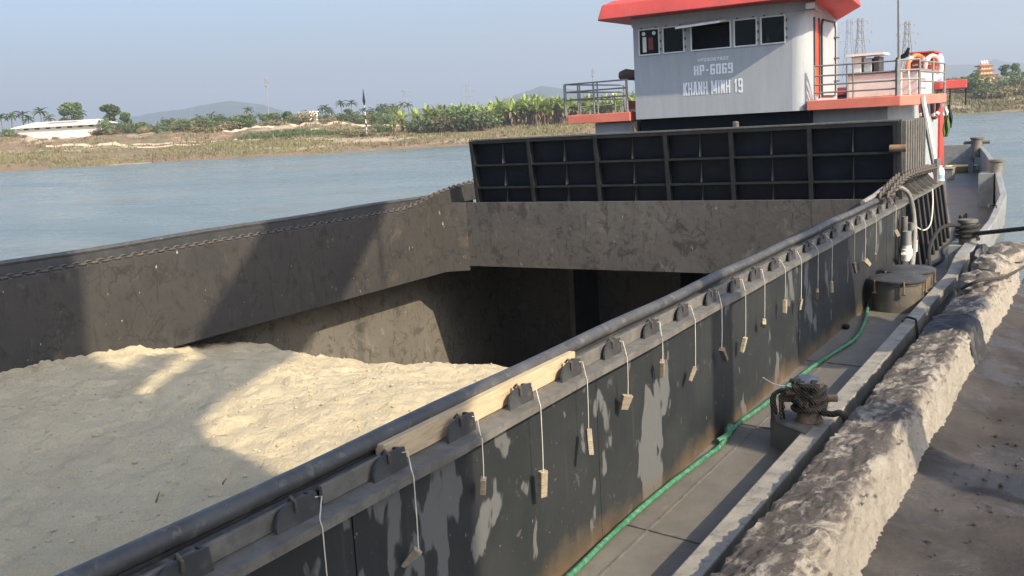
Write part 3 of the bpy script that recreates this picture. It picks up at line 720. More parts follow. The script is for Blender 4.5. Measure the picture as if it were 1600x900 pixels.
# rail / bulwark top and inner face, starboard and port
for nm, fl in (('bulwark', 0), ('bulwark', 1)):
    m = MB(); secs = []
    for y in ys:
        xi, xo, z = lerp(RXI, y), lerp(RXO, y), lerp(RZ, y)
        if y > 18: xi = xo-.11
        q = [(xo+.012, y, z-.14), (xo+.012, y, z), (xi, y, z), (xi, y, z-.04), (xi+.02 if y > 16 else xi, y, dz(y)-.06), (xo-.02, y, dz(y)-.06)]
        secs.append([(mir(x_), y_, z_) for x_, y_, z_ in q] if fl else q)
    m.sweep(secs); b_ = m.build(nm, M_rail if not fl else M_bulw, barge, bevel=.012)
    if not fl:
        b_.data.materials.append(M_bulw)
        for p in b_.data.polygons:
            if p.center.y > 16.2: p.material_index = 1
m = MB(); m.box(mir(-3.9), -3.9, 35.95, 36.1, dz(36)-.1, 1.24); m.build('transom_bulwark', M_bulw, barge, bevel=.02)
# decks
m = MB(); a = []; yy = [-14, -4, 2, 4, 6, 8, 10, 12, 14, 16, 18, 20, 20.7]
m.add([(x, y, dz(y)) for y in yy for x in (-2.86, lerp(RXI, y)+.06)], [(2*i, 2*i+1, 2*i+3, 2*i+2) for i in range(len(yy)-1)])
yy = [20.7, 21.7, 23, 24.6, 26.4, 28.6, 31, 33, 34.4, 35.3, 36]
m.add([(x, y, dz(y)) for y in yy for x in (mir(lerp(RXO, y))+.08, lerp(RXO, y)-.08)], [(2*i, 2*i+1, 2*i+3, 2*i+2) for i in range(len(yy)-1)])
m.add([(x, y, dz(y)) for y in (-14, 20.7) for x in (mir(-2.05)-.06, -11.9)], [(0, 1, 3, 2)])
m.build('side_deck', M_deck, barge)
# deck weld beads
for y in (5.9, 8.35, 10.8):
    m = MB(); m.bar((-2.82, y, .004), (-2.06, y-.12, .004), .022, .014); m.build('weld_seam', M_flange, barge)
m = MB(); m.bar((-2.62, 3.5, .003), (-2.6, 13.3, .003), .016, .012); m.build('weld_seam', M_flange, barge)
# coaming, starboard: wall plates, flange, upstand, pipe, cleats, battens
ZF = 1.217
coam = MB(); coam.box(-2.99, -2.955, -14, 17., -.18, 1.33); coam.box(-2.95, -2.85, -14, 16.9, ZF-.06, ZF-.03)
coam = coam.build('coaming', M_dgrey, barge)
y = -14.
while y < 20.5:
    y2 = min(y+(2.45 if y > -4 else 4.9), 20.6); m = MB(); m.box(-2.86, -2.83+RND.uniform(-.003, .003), y+.004, y2-.004, dz(y)-.05, ZF-.031); m.build('wall_plate', M_coam, coam); y = y2
m = MB(); secs = []
for i in range(70):
    y = -14+i*.51 if i < 68 else 20.6; q = .006*math.sin(i*1.3)+.004*math.sin(i*2.9); secs.append([(-2.975, y, ZF-.028), (-2.735+q, y, ZF-.03-.3*q), (-2.732+q, y, ZF-.045), (-2.732+q, y, ZF), (-2.975, y, ZF+.004)])
    if y >= 20.6: break
m.sweep(secs); m.build('flange', M_flange, coam)
pts = [(-2.96+.008*math.sin(i*.7)*math.cos(i*.21), -14+i*.31, 1.345+.006*math.sin(i*.9)) for i in range(int(30.2/.31))]
m = MB(); m.tube(pts, .045, 10); m.build('rubbing_pipe', M_pipe, coam, smooth=True)
m = MB(); m.tube([(-2.93, -14, 1.27), (-2.93, 16.3, 1.27)], .02, 8); m.build('lower_pipe', M_pipe, coam, smooth=True)
CY = [-.3+.0, .32, .95, 1.6, 2.23, 2.82, 3.42, 4.02, 4.64, 5.24, 5.84, 6.49, 7.12, 7.76, 8.39, 8.98, 9.59, 10.21, 10.87, 11.49, 12.1, 12.77, 13.43, 14.11, 14.86, 15.55, 16.1]
mc = MB(); mc.prism([(-.13, 0), (-.13, .035), (-.11, .075), (-.07, .1), (-.02, .108), (.11, .1), (.125, 0)], 'x', -.007, .007)
mc.box(-.055, .0, .095, .111, 0, .095)
cl0 = mc.build('cleat', M_dgrey, coam, local=False); cl0.location = (-2.815, CY[0], ZF)
mh = MB(); mh.tube([(.014, -.02, .06), (.016, -.02, .1), (-.01, -.02, .122), (-.03, -.02, .1)], .008, 6); hk0 = mh.build('hook', M_chain, cl0, local=True)
for y in CY[1:]:
    c_ = copy_tree(cl0); c_.parent = coam; c_.matrix_parent_inverse = cl0.matrix_parent_inverse.copy(); c_.location = (-2.815, y+RND.uniform(-.012, .012), ZF); c_.rotation_euler = (0, RND.uniform(-.06, .06), RND.uniform(-.05, .05))
for a, b in ((-.2, 2.95), (3.0, 3.45), (5.4, 6.6), (6.65, 8.9), (8.95, 11.6), (11.7, 14.2), (14.25, 16.2)):
    m = MB(); m.box(-2.872, -2.85, a, b, ZF+.004, ZF+.085+RND.uniform(-.01, .008)); m.build('batten', M_flange, coam, bevel=.003)
# hold: port coaming, end wall, hopper sides and floor
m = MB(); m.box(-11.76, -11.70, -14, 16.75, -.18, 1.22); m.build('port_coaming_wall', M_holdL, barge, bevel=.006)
m = MB(); m.box(-11.93, -11.72, -14, 17.0, 1.19, 1.215); pl = m.build('port_ledge', M_flange, barge)
m = MB(); m.box(-11.95, -11.92, -14, 18.05, -.02, 1.40); m.build('port_upstand', M_dgrey, barge)
m = MB(); m.tube([(-11.94, -14+i*.5, 1.40+.008*math.sin(i*.8)) for i in range(63)], .038, 8); m.build('port_pipe', M_pipe, barge, smooth=True)
m = MB(); m.prism([(15.3, 1.2), (18.05, 1.2), (18.05, 1.56), (17.4, 1.53), (16.4, 1.43)], 'x', -11.80, -11.74); m.build('ramp_plate', M_holdL, barge)
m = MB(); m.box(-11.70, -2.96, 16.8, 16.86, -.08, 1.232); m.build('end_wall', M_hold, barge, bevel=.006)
m = MB(); m.prism([(-11.72, 16.5), (-11.695, 16.5), (-11.28, 16.795), (-11.28, 16.83), (-11.72, 16.83)], 'z', -.17, 1.226); m.build('corner_plate', M_holdL, barge)
m = MB(); m.box(-11.50, -11.42, 16.46, 16.47, 0, 1.2); 
m = MB(); m.box(-12.66, -12.6, -14, 20.2, -4.4, -.15); m.build('hopper_side', M_hopper, barge)
m = MB(); m.box(-12.6, -11.73, -14, 20.2, -.17, -.12); m.box(-11.73, -2.0, 16.87, 20.2, -.07, -.02); m.build('hold_ceiling', M_black, barge)
m = MB(); m.box(-12.6, -2.0, 20.2, 20.26, -4.4, -.0); m.box(-2.1, -2.05, -14, 20.2, -4.4, -.15); m.box(-12.6, -2.1, -14, 20.2, -4.5, -4.42); m.box(-2.95, -2.1, -14, 20.2, -.17, -.12)
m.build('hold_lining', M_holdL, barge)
for x in (-10.1, -7.6, -5.2):
    m = MB(); m.box(x-.06, x+.06, 19.0, 20.2, -4.4, -.07); m.build('web_frame', M_holdL, barge)
# the ribbed bulkhead leaning over the hold's end
bx0, bx1 = -11.0, -2.93
def BY(z): return 17.0-(z-1.2)*.11
bulk = MB()
def bslab(m, x0, x1, z0, z1, f0, f1):                # slab lying in the leaning plane, from f0 (back) to f1 (front, -y)
    a = [(x, BY(z)-f, z) for z in (z0, z1) for f in (f0, f1) for x in (x0, x1)]
    m.add(a, [(0,1,3,2),(4,6,7,5),(0,4,5,1),(2,3,7,6),(0,2,6,4),(1,5,7,3)])
bslab(bulk, bx0, bx1, 1.2, 2.5, -.03, 0); bulk = bulk.build('bulkhead', M_black, barge)
ribx = [-11.0, -9.68, -8.24, -6.85, -5.64, -4.3, -2.95]
for x0, x1 in zip(ribx, ribx[1:]):
    for z0, z1 in ((1.2, 1.55), (1.55, 2.0), (2.0, 2.44)):
        for h in (0, 1):
            xa = x0+(x1-x0)*h/2; xb = xa+(x1-x0)/2; m = MB(); bslab(m, xa+.012, xb-.012, z0+.01, z1-.01, .002, .01+RND.uniform(0, .006)); m.build('panel', M_black, bulk)
for z, t in ((1.53, .05), (1.98, .05), (2.44, .07)):
    m = MB(); bslab(m, bx0, bx1, z-.005, z+.012, .0, .16); bslab(m, bx0, bx1, z-t*.4, z+t*.4, .16, .175); m.build('stringer', M_rib, bulk)
m = MB(); bslab(m, bx0-.03, bx1+.03, 2.475, 2.5, -.1, .18); m.build('top_flange', M_flange, bulk)
for x in ribx:
    m = MB(); bslab(m, x-.008, x+.008, 1.2, 2.47, .0, .165); bslab(m, x-.035, x+.035, 1.2, 2.47, .176, .186); m.build('rib', M_rib, bulk)
for x0, x1 in zip(ribx, ribx[1:]):
    for z0, z1 in ((1.22, 1.5), (1.56, 1.93), (2.01, 2.39)):
        for x, dp in (((x0+x1)/2, .12),):
            a = [(x-.006, BY(z0)-.01, z0), (x-.006, BY(z0)-.01-dp, z0), (x-.006, BY(z1)-.012, z1)]; a += [(x+.006, b, c) for _, b, c in a]
            m = MB(); m.add(a, [(0,1,2),(5,4,3),(0,3,4,1),(1,4,5,2),(2,5,3,0)]); m.build('gusset', M_dgrey, bulk)
m = MB(); m.bar((-2.9, 16.9, 1.2), (-2.9, 16.75, 2.5), .07, .07); m.build('corner_post', M_dgrey, bulk)
m = MB(); m.tube([(-3.03, 16.7, 2.05), (-2.78, 16.7, 2.05)], .06, 10); m.build('roller', M_rust, bulk, smooth=True)
# corrugated side screen
m = MB(); m.box(-2.97, -2.94, 17.1, 19.3, 1.5, 2.47); scr = m.build('side_screen', M_dgrey, barge)
for i in range(9):
    y = 17.16+i*.235; m = MB(); m.box(-2.94, -2.86, y, y+.09, 1.5, 2.47); m.build('corrugation', M_flange, scr, bevel=.01)
m = MB(); m.box(-11.3, -3.0, 17.2, 20.7, -.0, 1.15); m.build('winch_deck', M_black, barge)
# stiffener fins on the aft coaming, gussets above the flange
for i in range(8):
    y = 17.02+i*.475; m = MB(); m.add([(-2.83,y,ZF-.04),(-2.735,y,ZF-.04),(-2.60,y,dz(y)),(-2.83,y,dz(y)),(-2.83,y+.02,ZF-.04),(-2.735,y+.02,ZF-.04),(-2.60,y+.02,dz(y)),(-2.83,y+.02,dz(y))], [(0,1,2,3),(7,6,5,4),(0,4,5,1),(1,5,6,2),(2,6,7,3),(3,7,4,0)])
    f_ = m.build('stiffener', M_black, barge); m = MB(); m.bar((-2.735, y+.01, ZF-.05), (-2.60, y+.01, dz(y)+.01), .045, .012, (0,1,0)); m.build('face_bar', M_flange, f_)
for i in range(6):
    y = 17.3+i*.52; m = MB(); m.prism([(-2.75, ZF+.003), (-3.15, ZF+.003), (-3.15, ZF+.38), (-3.05, ZF+.36), (-2.9, ZF+.16)], 'y', y, y+.02); m.build('track_gusset', M_flange, barge)
m = MB(); m.box(-3.16, -2.93, 16.9, 20.5, ZF-.05, ZF-.001); m.build('flange_shelf', M_flange, barge)
m = MB(); m.box(-2.86, -2.80, 20.1, 20.55, ZF+.01, ZF+.45); m.build('end_post', M_flange, barge)
# ---- wheelhouse (front at y = 21)
WY = 21.; WB, WT = 2.70, 4.75; WL, WR = -9.30, -5.40; WBK = 23.4
wh = MB()
win = [((996.6,45),(1032,86)), ((1034.5,41),(1070.5,84)), ((1078,34),(1143.5,80)), ((1145.5,29),(1184,73)), ((1187.5,23),(1228.5,68))]
wr = []
for (xa, ya), (xb, yb) in win:
    p, q = at_y(xa, (ya), WY), at_y(xb, yb, WY); c_ = at_y((xa+xb)/2, (ya+yb)/2, WY); wr.append((p.x, q.x, c_.z))
hw_ = .275; wz = sum(w_[2] for w_ in wr)/5; z0, z1 = wz-hw_, wz+hw_
xs = [WL]+[v_ for w_ in wr for v_ in (w_[0]+.02, w_[1]-.02)]+[WR-.35]
th = .05
wh.box(WL, WR-.35, WY, WY+th, WB, z0); wh.box(WL, WR-.35, WY, WY+th, z1, WT)
for i in range(0, len(xs), 2): wh.box(xs[i], xs[i+1], WY, WY+th, z0, z1)
cc = (WR-.35, WY+.35); ro = [(cc[0]+.35*math.sin(t), cc[1]-.35*math.cos(t)) for t in [i*math.pi/2/8 for i in range(9)]]; ri = [(cc[0]+.3*math.sin(t), cc[1]-.3*math.cos(t)) for t in [i*math.pi/2/8 for i in range(8, -1, -1)]]
wh.prism(ro+ri, 'z', WB, WT)
wh.box(WR-th, WR, WY+.35, WBK, WB, WT); wh.box(WL, WL+th, WY+th, WBK, WB, WT); wh.box(WL, WR, WBK, WBK+th, WB, WT)
wh.box(WL+th, WR-th, WY+th+.3, WBK, WB+.02, WB+.06)
wh = wh.build('wheelhouse', M_gpaint, barge, smooth=True)
m = MB(); m.box(WL+.06, WR-.3, WY+.9, WY+.95, WB+.1, WT-.1); m.box(WL+.06, WR-.3, WY+.06, WY+.9, z0-.12, z0-.06); m.build('interior', M_int, wh)
for i, (xa, xb, _) in enumerate(wr):
    xa += .02; xb -= .02
    m = MB(); t_ = .03
    for (p, q) in (((xa-.01, z0), (xb+.01, z0)), ((xa-.01, z1), (xb+.01, z1))): m.bar((p[0], WY-.012, p[1]), (q[0], WY-.012, q[1]), .03, t_)
    for x in (xa, xb): m.bar((x, WY-.0121, z0+.01), (x, WY-.0121, z1-.01), t_, .03, (0,1,0))
    fr = m.build('window', M_white, wh, bevel=.006)
    if i != 2:
        m = MB(); m.box(xa+.012, xb-.012, WY+.012, WY+.018, z0+.012, z1-.012); m.build('pane', M_glass, fr)
        for zz in (z0+.1, (z0+z1)/2, z1-.1):
            m = MB(); m.box(xb+.025, xb+.045, WY-.03, WY-.002, zz-.025, zz+.025); m.build('clip', M_dgrey, fr)
        m = MB(); m.box(xa+.05, xa+.09, WY-.015, WY-.001, z1+.02, z1+.045); m.box(xb-.09, xb-.05, WY-.015, WY-.001, z1+.02, z1+.045); m.build('hinge', M_dgrey, fr)
    else:
        a = [(xa-.18, WY-.02, z1-.01), (xb-.08, WY-.02, z1+.0), (xb-.1, WY-.42, z1-.05), (xa-.2, WY-.42, z1-.09)]
        m = MB(); m.add(a+[(x, y, z+.045) for x, y, z in a], [(3,2,1,0),(4,5,6,7),(0,1,5,4),(1,2,6,5),(2,3,7,6),(3,0,4,7)]); m.build('open_sash', M_white, fr)
# things seen in the panes (stickers, bottle, papers)
xa, xb, _ = wr[0]
for q in (.25, .72):
    m = MB(); m.prism([(xa+(xb-xa)*q+.045*math.cos(t*.7), z1-.09+.045*math.sin(t*.7)) for t in range(9)], 'y', WY+.006, WY+.0115); m.build('round_sticker', M_text2, wh)
m = MB(); m.box(xa+.1, xa+.19, WY+.006, WY+.0112, z0+.06, z1-.16); m.build('white_cloth', M_white, wh)
m = MB(); m.box(xa+.24, xa+.35, WY+.006, WY+.0112, z0+.1, z1-.18); m.build('red_cloth', M_maroon, wh)
xa, xb, _ = wr[4]
m = MB(); m.lathe([(.045, 0), (.045, .15), (.02, .2), (.02, .24)], (xa+.12, WY+.12, z0-.05), 10); m.build('yellow_bottle', M_yellow, wh)
m = MB(); m.bar((xb-.25, WY+.05, z0+.02), (xb-.06, WY+.06, z1-.12), .025); m.build('wiper_arm', M_grail, wh)
# roof with thick red fascia
RL, RR, RF, RB = -9.97, -4.62, 20.35, 22.2
rb = 4.92; rt_ = 5.23; secs = []
m = MB(); pl1 = [(RL, RF+.25), (RL+.12, RF), (RR-.6, RF), (RR, RF+.45), (RR, RB), (-5.42, 23.55), (RL, 23.55)]
pl2 = [(RL+.3, RF+.5), (RL+.4, RF+.32), (RR-.85, RF+.32), (RR-.3, RF+.7), (RR-.3, RB-.05), (-5.47, 23.45), (RL+.3, 23.45)]
n_ = len(pl1)
def rz_(x): return 0.
m.add([(x, y, rb-.14*max(0, (y-20.8))/1.4 if x > -5.5 else rb) for x, y in pl1]+[(x+(.07 if x<-9 else -.1 if x>-4.8 else 0), y+(.1 if y<21 else 0), rt_) for x, y in pl1]+[(x, y, rt_+.1) for x, y in pl2], [tuple(range(n_))]+[(i, (i+1)%n_, (i+1)%n_+n_, i+n_) for i in range(n_)]+[(i+n_, (i+1)%n_+n_, (i+1)%n_+2*n_, i+2*n_) for i in range(n_)]+[tuple(range(2*n_, 3*n_))])
rf = m.build('roof', M_red, wh, bevel=.015)
m = MB(); m.box(WL-.02, WR+.02, WY-.02, WBK+.06, WT-.02, rb-.003); m.build('roof_rim', M_gpaint, rf)
m = MB(); a = at_y(1266, 10, 21.2); m.box(a.x-.02, a.x+.2, 20.85, 21.0, a.z-.1, a.z+.06); m.build('floodlight', M_grail, rf, bevel=.015)
m = MB(); m.box(a.x+.0, a.x+.18, 20.83, 20.848, a.z-.08, a.z+.04); m.build('floodlight_lens', M_white, rf)
# side doors on the sunny side wall
m = MB(); m.box(WR-.01, WR+.012, 21.42, 21.75, 2.98, 4.55); dr = m.build('red_door', M_dred, wh, bevel=.03)
dr.data.materials.clear(); dr.data.materials.append(M('bright_red_door', (.62, .085, .03), .45, var=.1))
m = MB(); m.box(WR-.004, WR+.03, 21.36, 21.42, 2.93, 4.6); m.box(WR-.004, WR+.03, 21.75, 21.80, 2.93, 4.6); m.build('door_jamb', M_dgrey, wh)
a = [(21.98, 2.98), (23.1, 2.98), (23.15, 3.1), (23.15, 4.45), (23.05, 4.58), (22.05, 4.58), (21.95, 4.45), (21.95, 3.1)]
m = MB(); m.prism(a, 'x', WR-.005, WR+.02); dd = m.build('white_door', M_gpaint, wh)
m = MB(); m.tube([(WR+.03, y, z) for y, z in a], .022, 6, closed=True); m.build('door_frame', M_dgrey, dd)
for z in (3.3, 3.8, 4.25): m = MB(); m.bar((WR+.03, 23.05, z), (WR+.09, 23.22, z), .03); m.build('dog_handle', M_dgrey, dd)
# lettering on the front
O8 = lambda x0, x1, y0, y1: [(x0+.12, y0), (x1-.12, y0), (x1, y0+.1), (x1, y1-.1), (x1-.12, y1), (x0+.12, y1), (x0, y1-.1), (x0, y0+.1), (x0+.12, y0)]
GL = {'H': [[(0,0),(0,1)], [(1,0),(1,1)], [(0,.5),(1,.5)]], 'P': [[(0,0),(0,1),(.85,1),(1,.9),(1,.55),(.85,.45),(0,.45)]], '-': [[(.15,.47),(.85,.47)]],
      '6': [O8(0,1,0,.52), [(0,.3),(0,.9),(.12,1),(.85,1),(1,.9)]], '0': [O8(0,1,0,1)], '9': [O8(0,1,.48,1), [(1,.7),(1,.1),(.88,0),(.15,0),(0,.1)]],
      'K': [[(0,0),(0,1)], [(.05,.4),(1,1)], [(.3,.58),(1,0)]], 'A': [[(0,0),(.38,1),(.62,1),(1,0)], [(.2,.3),(.8,.3)]], 'N': [[(0,0),(0,1)], [(0,1),(1,0)], [(1,0),(1,1)]],
      'M': [[(0,0),(0,1)], [(0,1),(.5,.2)], [(.5,.2),(1,1)], [(1,0),(1,1)]], 'I': [[(.5,0),(.5,1)]], '1': [[(.6,0),(.6,1)], [(.6,.97),(.25,.78)]],
      '2': [[(0,.8),(0,.9),(.12,1),(.88,1),(1,.9),(1,.6),(0,.1),(0,0),(1,0)]], '7': [[(0,1),(1,1),(.35,0)]], '5': [[(1,1),(0,1),(0,.55),(.88,.55),(1,.45),(1,.1),(.88,0),(0,0)]],
      'G': [[(1,.8),(1,.9),(.88,1),(.12,1),(0,.9),(0,.1),(.12,0),(.88,0),(1,.1),(1,.45),(.55,.45)]], 'Z': [[(0,1),(1,1),(0,0),(1,0)]]}
def text(s_, px0, py0, px1, py1, mat, tw, th_, name):
    p, q = at_y(px0, py0, WY), at_y(px1, py1, WY); W_, H_ = q.x-p.x, q.z-p.z
    adv = [1.35 if c == 'M' else .45 if c in 'I ' else .8 if c in '-1' else 1. for c in s_]; gap = .22; tot = sum(adv)+gap*(len(s_)-1); k = W_/tot; x = p.x; m = MB(); q_ = 0
    for c, a in zip(s_, adv):
        for pl in GL.get(c, []):
            pts = [Vector((x+tw/2+(a*k-tw)*u, p.z+th_/2+(H_-th_)*v)) for u, v in pl]
            for A, B in zip(pts, pts[1:]):
                d = (B-A).normalized(); t_ = tw*abs(d.y)+th_*abs(d.x); nn = Vector((-d.y, d.x))*t_/2; e_ = d*min(tw, th_)*.35; yy = WY-.006-.0004*(q_ % 9); q_ += 1
                m.add([(v_.x, yy, v_.y) for v_ in (A-e_-nn, B+e_-nn, B+e_+nn, A-e_+nn)], [(0,1,2,3)])
        x += (a+gap)*k
    return m.build(name, mat, wh)
# lower-left pixel, then upper-right pixel of every line
text('HP-6069', 1084.5, 118.5, 1145, 97.5, M_text, .04, .03, 'lettering')
text('KHANH MINH 19', 1068, 150.5, 1160.5, 122, M_text, .031, .04, 'lettering')
p, q = at_y(1088, 98.8, WY), at_y(1140, 86, WY); m = MB(); m.box(p.x, q.x, WY-.004, WY-.001, p.z, q.z); m.build('number_plate', M_plate, wh)
text('HP220675GZ', 1090.5, 97.0, 1138.5, 87.6, M_text2, .014, .018, 'lettering')
# house under the wheelhouse, platforms and their red edges
m = MB(); m.box(-9.3, -5.45, 21.25, 26, .1, 2.69); m.build('lower_house', M_black, barge)  # black colour stands in for the shaded recess below the wheelhouse
m = MB(); m.box(-5.449, -3.95, 21.5, 26, .1, 2.70); m.build('lower_house_side', M_gpaint, barge)
m = MB(); m.box(-10.5, -9.42, 21.3, 26, .1, 2.67); m.build('port_locker', M_gpaint, barge, bevel=.03)
m = MB(); m.box(-6.97, -6.85, 20.75, 20.87, 1.2, 2.55); m.build('derrick_foot', M_flange, barge, bevel=.03)
def platform(poly, z0, z1):
    m = MB(); m.prism(poly, 'z', z0, z1); return m.build('platform', M_salmon, barge, bevel=.012)
plR = platform([(-5.45, 20.98), (-3.62, 20.98), (-3.30, 21.25), (-3.25, 24.6), (-5.38, 24.6)], 2.69, 2.89)
plL = platform([(-11.15, 21.15), (-11.05, 21.0), (-9.45, 21.0), (-9.45, 24.5), (-11.15, 24.5)], 2.675, 2.88)
def railing(parent, posts, rails, r_=.02):
    for x, y, z0, z1, rr in posts: m = MB(); m.tube([(x, y, z0), (x, y, z1)], rr, 6); m.build('rail_post', M_grail, parent)
    for p, q in rails: m = MB(); m.tube([p, q], r_, 6); m.build('handrail', M_grail, parent)
zt = 3.6
railing(plL, [(-11.12, 21.05, 2.88, zt, .035), (-10.77, 21.03, 2.88, zt-.02, .018), (-10.72, 21.03, 2.88, zt-.02, .018), (-10.36, 21.03, 2.88, zt, .024), (-10.26, 21.03, 2.88, zt, .018), (-9.82, 21.03, 2.88, 3.3, .018), (-9.52, 21.03, 2.88, zt+.02, .028), (-11.12, 24.4, 2.88, zt, .03)],
        [((-11.12, 21.05, z), (-9.50, 21.05, z+.01)) for z in (zt, 3.42, 3.24)] + [((-10.77, 21.05, 3.06), (-9.82, 21.05, 3.07))] + [((-11.12, 21.05, z), (-11.12, 24.4, z)) for z in (zt, 3.42, 3.24)])
railing(plR, [(-5.30, 21.05, 2.89, 3.6, .022), (-4.65, 21.05, 2.89, 3.59, .018), (-4.53, 21.05, 2.89, 3.59, .018), (-3.68, 21.05, 2.89, 3.60, .05), (-3.33, 21.4, 2.89, 3.58, .03), (-3.3, 22.9, 2.89, 3.55, .02), (-3.28, 24.5, 2.89, 3.55, .03)],
        [((-5.30, 21.05, z), (-3.68, 21.05, z-.01)) for z in (3.58, 3.38, 3.2, 3.04)] + [((-3.68, 21.05, z), (-3.33, 21.4, z)) for z in (3.58, 3.38, 3.2)] + [((-3.33, 21.4, z), (-3.28, 24.5, z)) for z in (3.55, 3.35, 3.15)])
m = MB(); m.tube([(-3.66, 21.12, 2.9), (-3.70, 21.12, 5.6)], [.035, .018], 7); m.build('thin_mast', M_grail, barge)
# ladder from platform to deck
lad = []
m = MB(); m.bar((-3.30, 21.35, 2.85), (-2.95, 22.4, dz(22)), .045, .09); ld = m.build('ladder', M_grail, barge)
m = MB(); m.bar((-3.32, 21.75, 2.85), (-2.97, 22.8, dz(22)), .045, .09); m.build('ladder_rail', M_white, ld)
for i in range(1, 10):
    t = i/10; p = Vector((-3.30, 21.35, 2.85)).lerp(Vector((-2.95, 22.4, .17)), t); m = MB(); m.bar(p, p+Vector((-.02, .4, 0)), .03, .04); m.build('rung', M_grail, ld)
# low cream casing with machinery on the platform
m = MB(); m.box(-5.2, -3.7, 23.6, 26.3, 2.9, 3.42); cs_ = m.build('engine_casing', M('cream_casing', (.55, .56, .53), .6, var=.1, scale=2, dirt=(.4, .36, .3), dthr=.62), barge, bevel=.02)
m = MB(); m.box(-5.25, -3.65, 23.55, 26.35, 3.42, 3.46); m.build('casing_edge', M_grail, cs_)
for i, (x0, x1, z1_) in enumerate(((-5.15, -4.95, 3.82), (-4.9, -4.72, 3.78), (-4.68, -4.55, 3.8))):
    m = MB(); m.box(x0, x1, 23.8, 24.3, 3.46, z1_); m.build('vent_box', (M_pvc, M_gpaint, M_dgrey)[i], cs_, bevel=.02)
m = MB(); m.box(-5.25, -4.45, 23.7, 24.4, 3.83, 3.88); m.build('vent_cover', M_pvc, cs_)
m = MB(); m.tube([(-4.25, 24.2, 3.46), (-4.22, 24.2, 3.72), (-4.05, 24.2, 3.8), (-4.0, 24.2, 3.95)], [.05, .06, .06, .03], 8); m.build('exhaust_stub', M_black, cs_, smooth=True)
m = MB(); m.tube([(-4.0, 23.3, 2.9), (-4.0, 23.3, 3.4), (-3.85, 23.3, 3.42), (-3.82, 23.3, 2.9)], .02, 6); m.build('frame_hoop', M_white, cs_)
# aft cabin under red canopy
m = MB(); m.box(-10.9, -3.98, 26.02, 29.4, .2, 3.0); af = m.build('aft_cabin', M_gpaint, barge, bevel=.03)
m = MB(); m.prism([(-11.5, 25.95), (-3.95, 25.95), (-3.55, 25.75), (-2.98, 25.9), (-3.48, 29.9), (-11.5, 29.9)], 'z', 3.0, 3.2); m.build('canopy', M_red, af, bevel=.015)
m = MB(); m.box(-3.99, -3.93, 28.6, 29.42, .35, 2.55); m.build('red_door_edge', M_dred, af)
m = MB(); m.box(-4.42, -3.9, 27.0, 28.0, 3.2, 3.92); fn = m.build('funnel_casing', M('funnel_red', (.36, .09, .055), .6, var=.25, scale=5), af, bevel=.02)
m = MB(); m.box(-4.46, -3.86, 26.95, 28.05, 3.92, 3.96); m.build('casing_lid', M_dred, fn)
for z in (3.35, 3.62):
    m = MB(); m.box(-4.38, -3.94, 26.96, 26.99, z, z+.05); m.build('pale_bar', M_plank, fn)
m = MB(); m.lathe([(.11, 0), (.12, .1), (.12, .5), (.1, .62), (.04, .7)], (at_y(1467.5, 100, 27.5).x, 27.5, 3.2), 12); m.build('water_tank', M_blue, af, smooth=True)
m = MB(); m.lathe([(.123, .28), (.126, .34), (.123, .4)], (at_y(1467.5, 100, 27.5).x, 27.5, 3.2), 12); m.build('tank_band', M_white, af)
for x in (-4.35, -4.55):
    m = MB(); m.box(x, x+.15, 25.3, 25.6, 2.9, 3.5); m.build('life_jacket_bin', M_pvc, af); 
m = MB(); m.box(-4.3, -3.9, 25.2, 25.28, 3.0, 3.2); m.build('red_board', M_dred, af)
for x in (-3.4, -3.05): m = MB(); m.tube([(x, 26.3, 2.6), (x, 26.3, 3.0)], .015, 5); m.build('canopy_strut', M_black, af)
# covered searchlight on the port side
m = MB(); p = at_y(985, 118, 21.3)
m.tube([(p.x-.28, 21.3, p.z+.0), (p.x-.24, 21.3, p.z+.0), (p.x-.1, 21.3, p.z+.03), (p.x+.1, 21.3, p.z-.0), (p.x+.18, 21.3, p.z-.05)], [.05, .11, .13, .12, .09], 9); m.tube([(p.x+.14, 21.3, p.z-.05), (p.x+.17, 21.3, p.z-.55)], .045, 7)
m.build('covered_searchlight', M('brown_cover', (.10, .06, .045), .8, var=.4, scale=9), barge, smooth=True)
m = MB(); p = at_y(983, 158, 21.15); q = at_y(995, 170, 21.15); m.box(p.x, q.x, 21.1, 21.25, q.z, p.z); m.build('red_box', M_maroon, barge)
m = MB(); m.tube([(-9.4, 21.12, 1.9), (-9.36, 21.12, 2.3), (-9.42, 21.12, 2.62)], .05, 7); m.build('hanging_hose', M_rust, barge)
# bollards
def bollard(x, y, z, r_, h, lip=True):
    m = MB(); m.lathe([(r_*1.15, 0), (r_, .03), (r_, h-.06), (r_*1.18, h-.05), (r_*1.18, h-.005), (r_*1.1, h)] if lip else [(r_, 0), (r_, h)], (x, y, z), 18)
    return m.build('bollard', M_rust if y < 10 else M_bol, barge, smooth=True)
b1 = bollard(-2.06, 7.95, .235, .1, .34)
m = MB(); m.tube([(-2.29, 7.87, .42), (-1.85, 8.03, .42)], .032, 9); m.build('crossbar', M_rust, b1, smooth=True)
m = MB(); m.prism([(-2.0, 7.6), (-2.36, 7.86), (-2.36, 8.16), (-2.0, 8.4)], 'z', .205, .23); pt = m.build('bollard_seat', M_flange, barge)
m = MB(); m.add([(-2.36, 7.86, .206), (-2.05, 7.64, .206), (-2.05, 7.64, 0), (-2.36, 7.86, 0), (-2.35, 7.88, .206), (-2.05, 7.66, .206), (-2.05, 7.66, 0), (-2.35, 7.88, 0)], [(0,1,2,3),(7,6,5,4),(0,4,5,1),(1,5,6,2),(2,6,7,3),(3,7,4,0)]); m.build('seat_web', M_deck, pt)
b2 = bollard(-1.95, 17.4, .42, .13, .42)
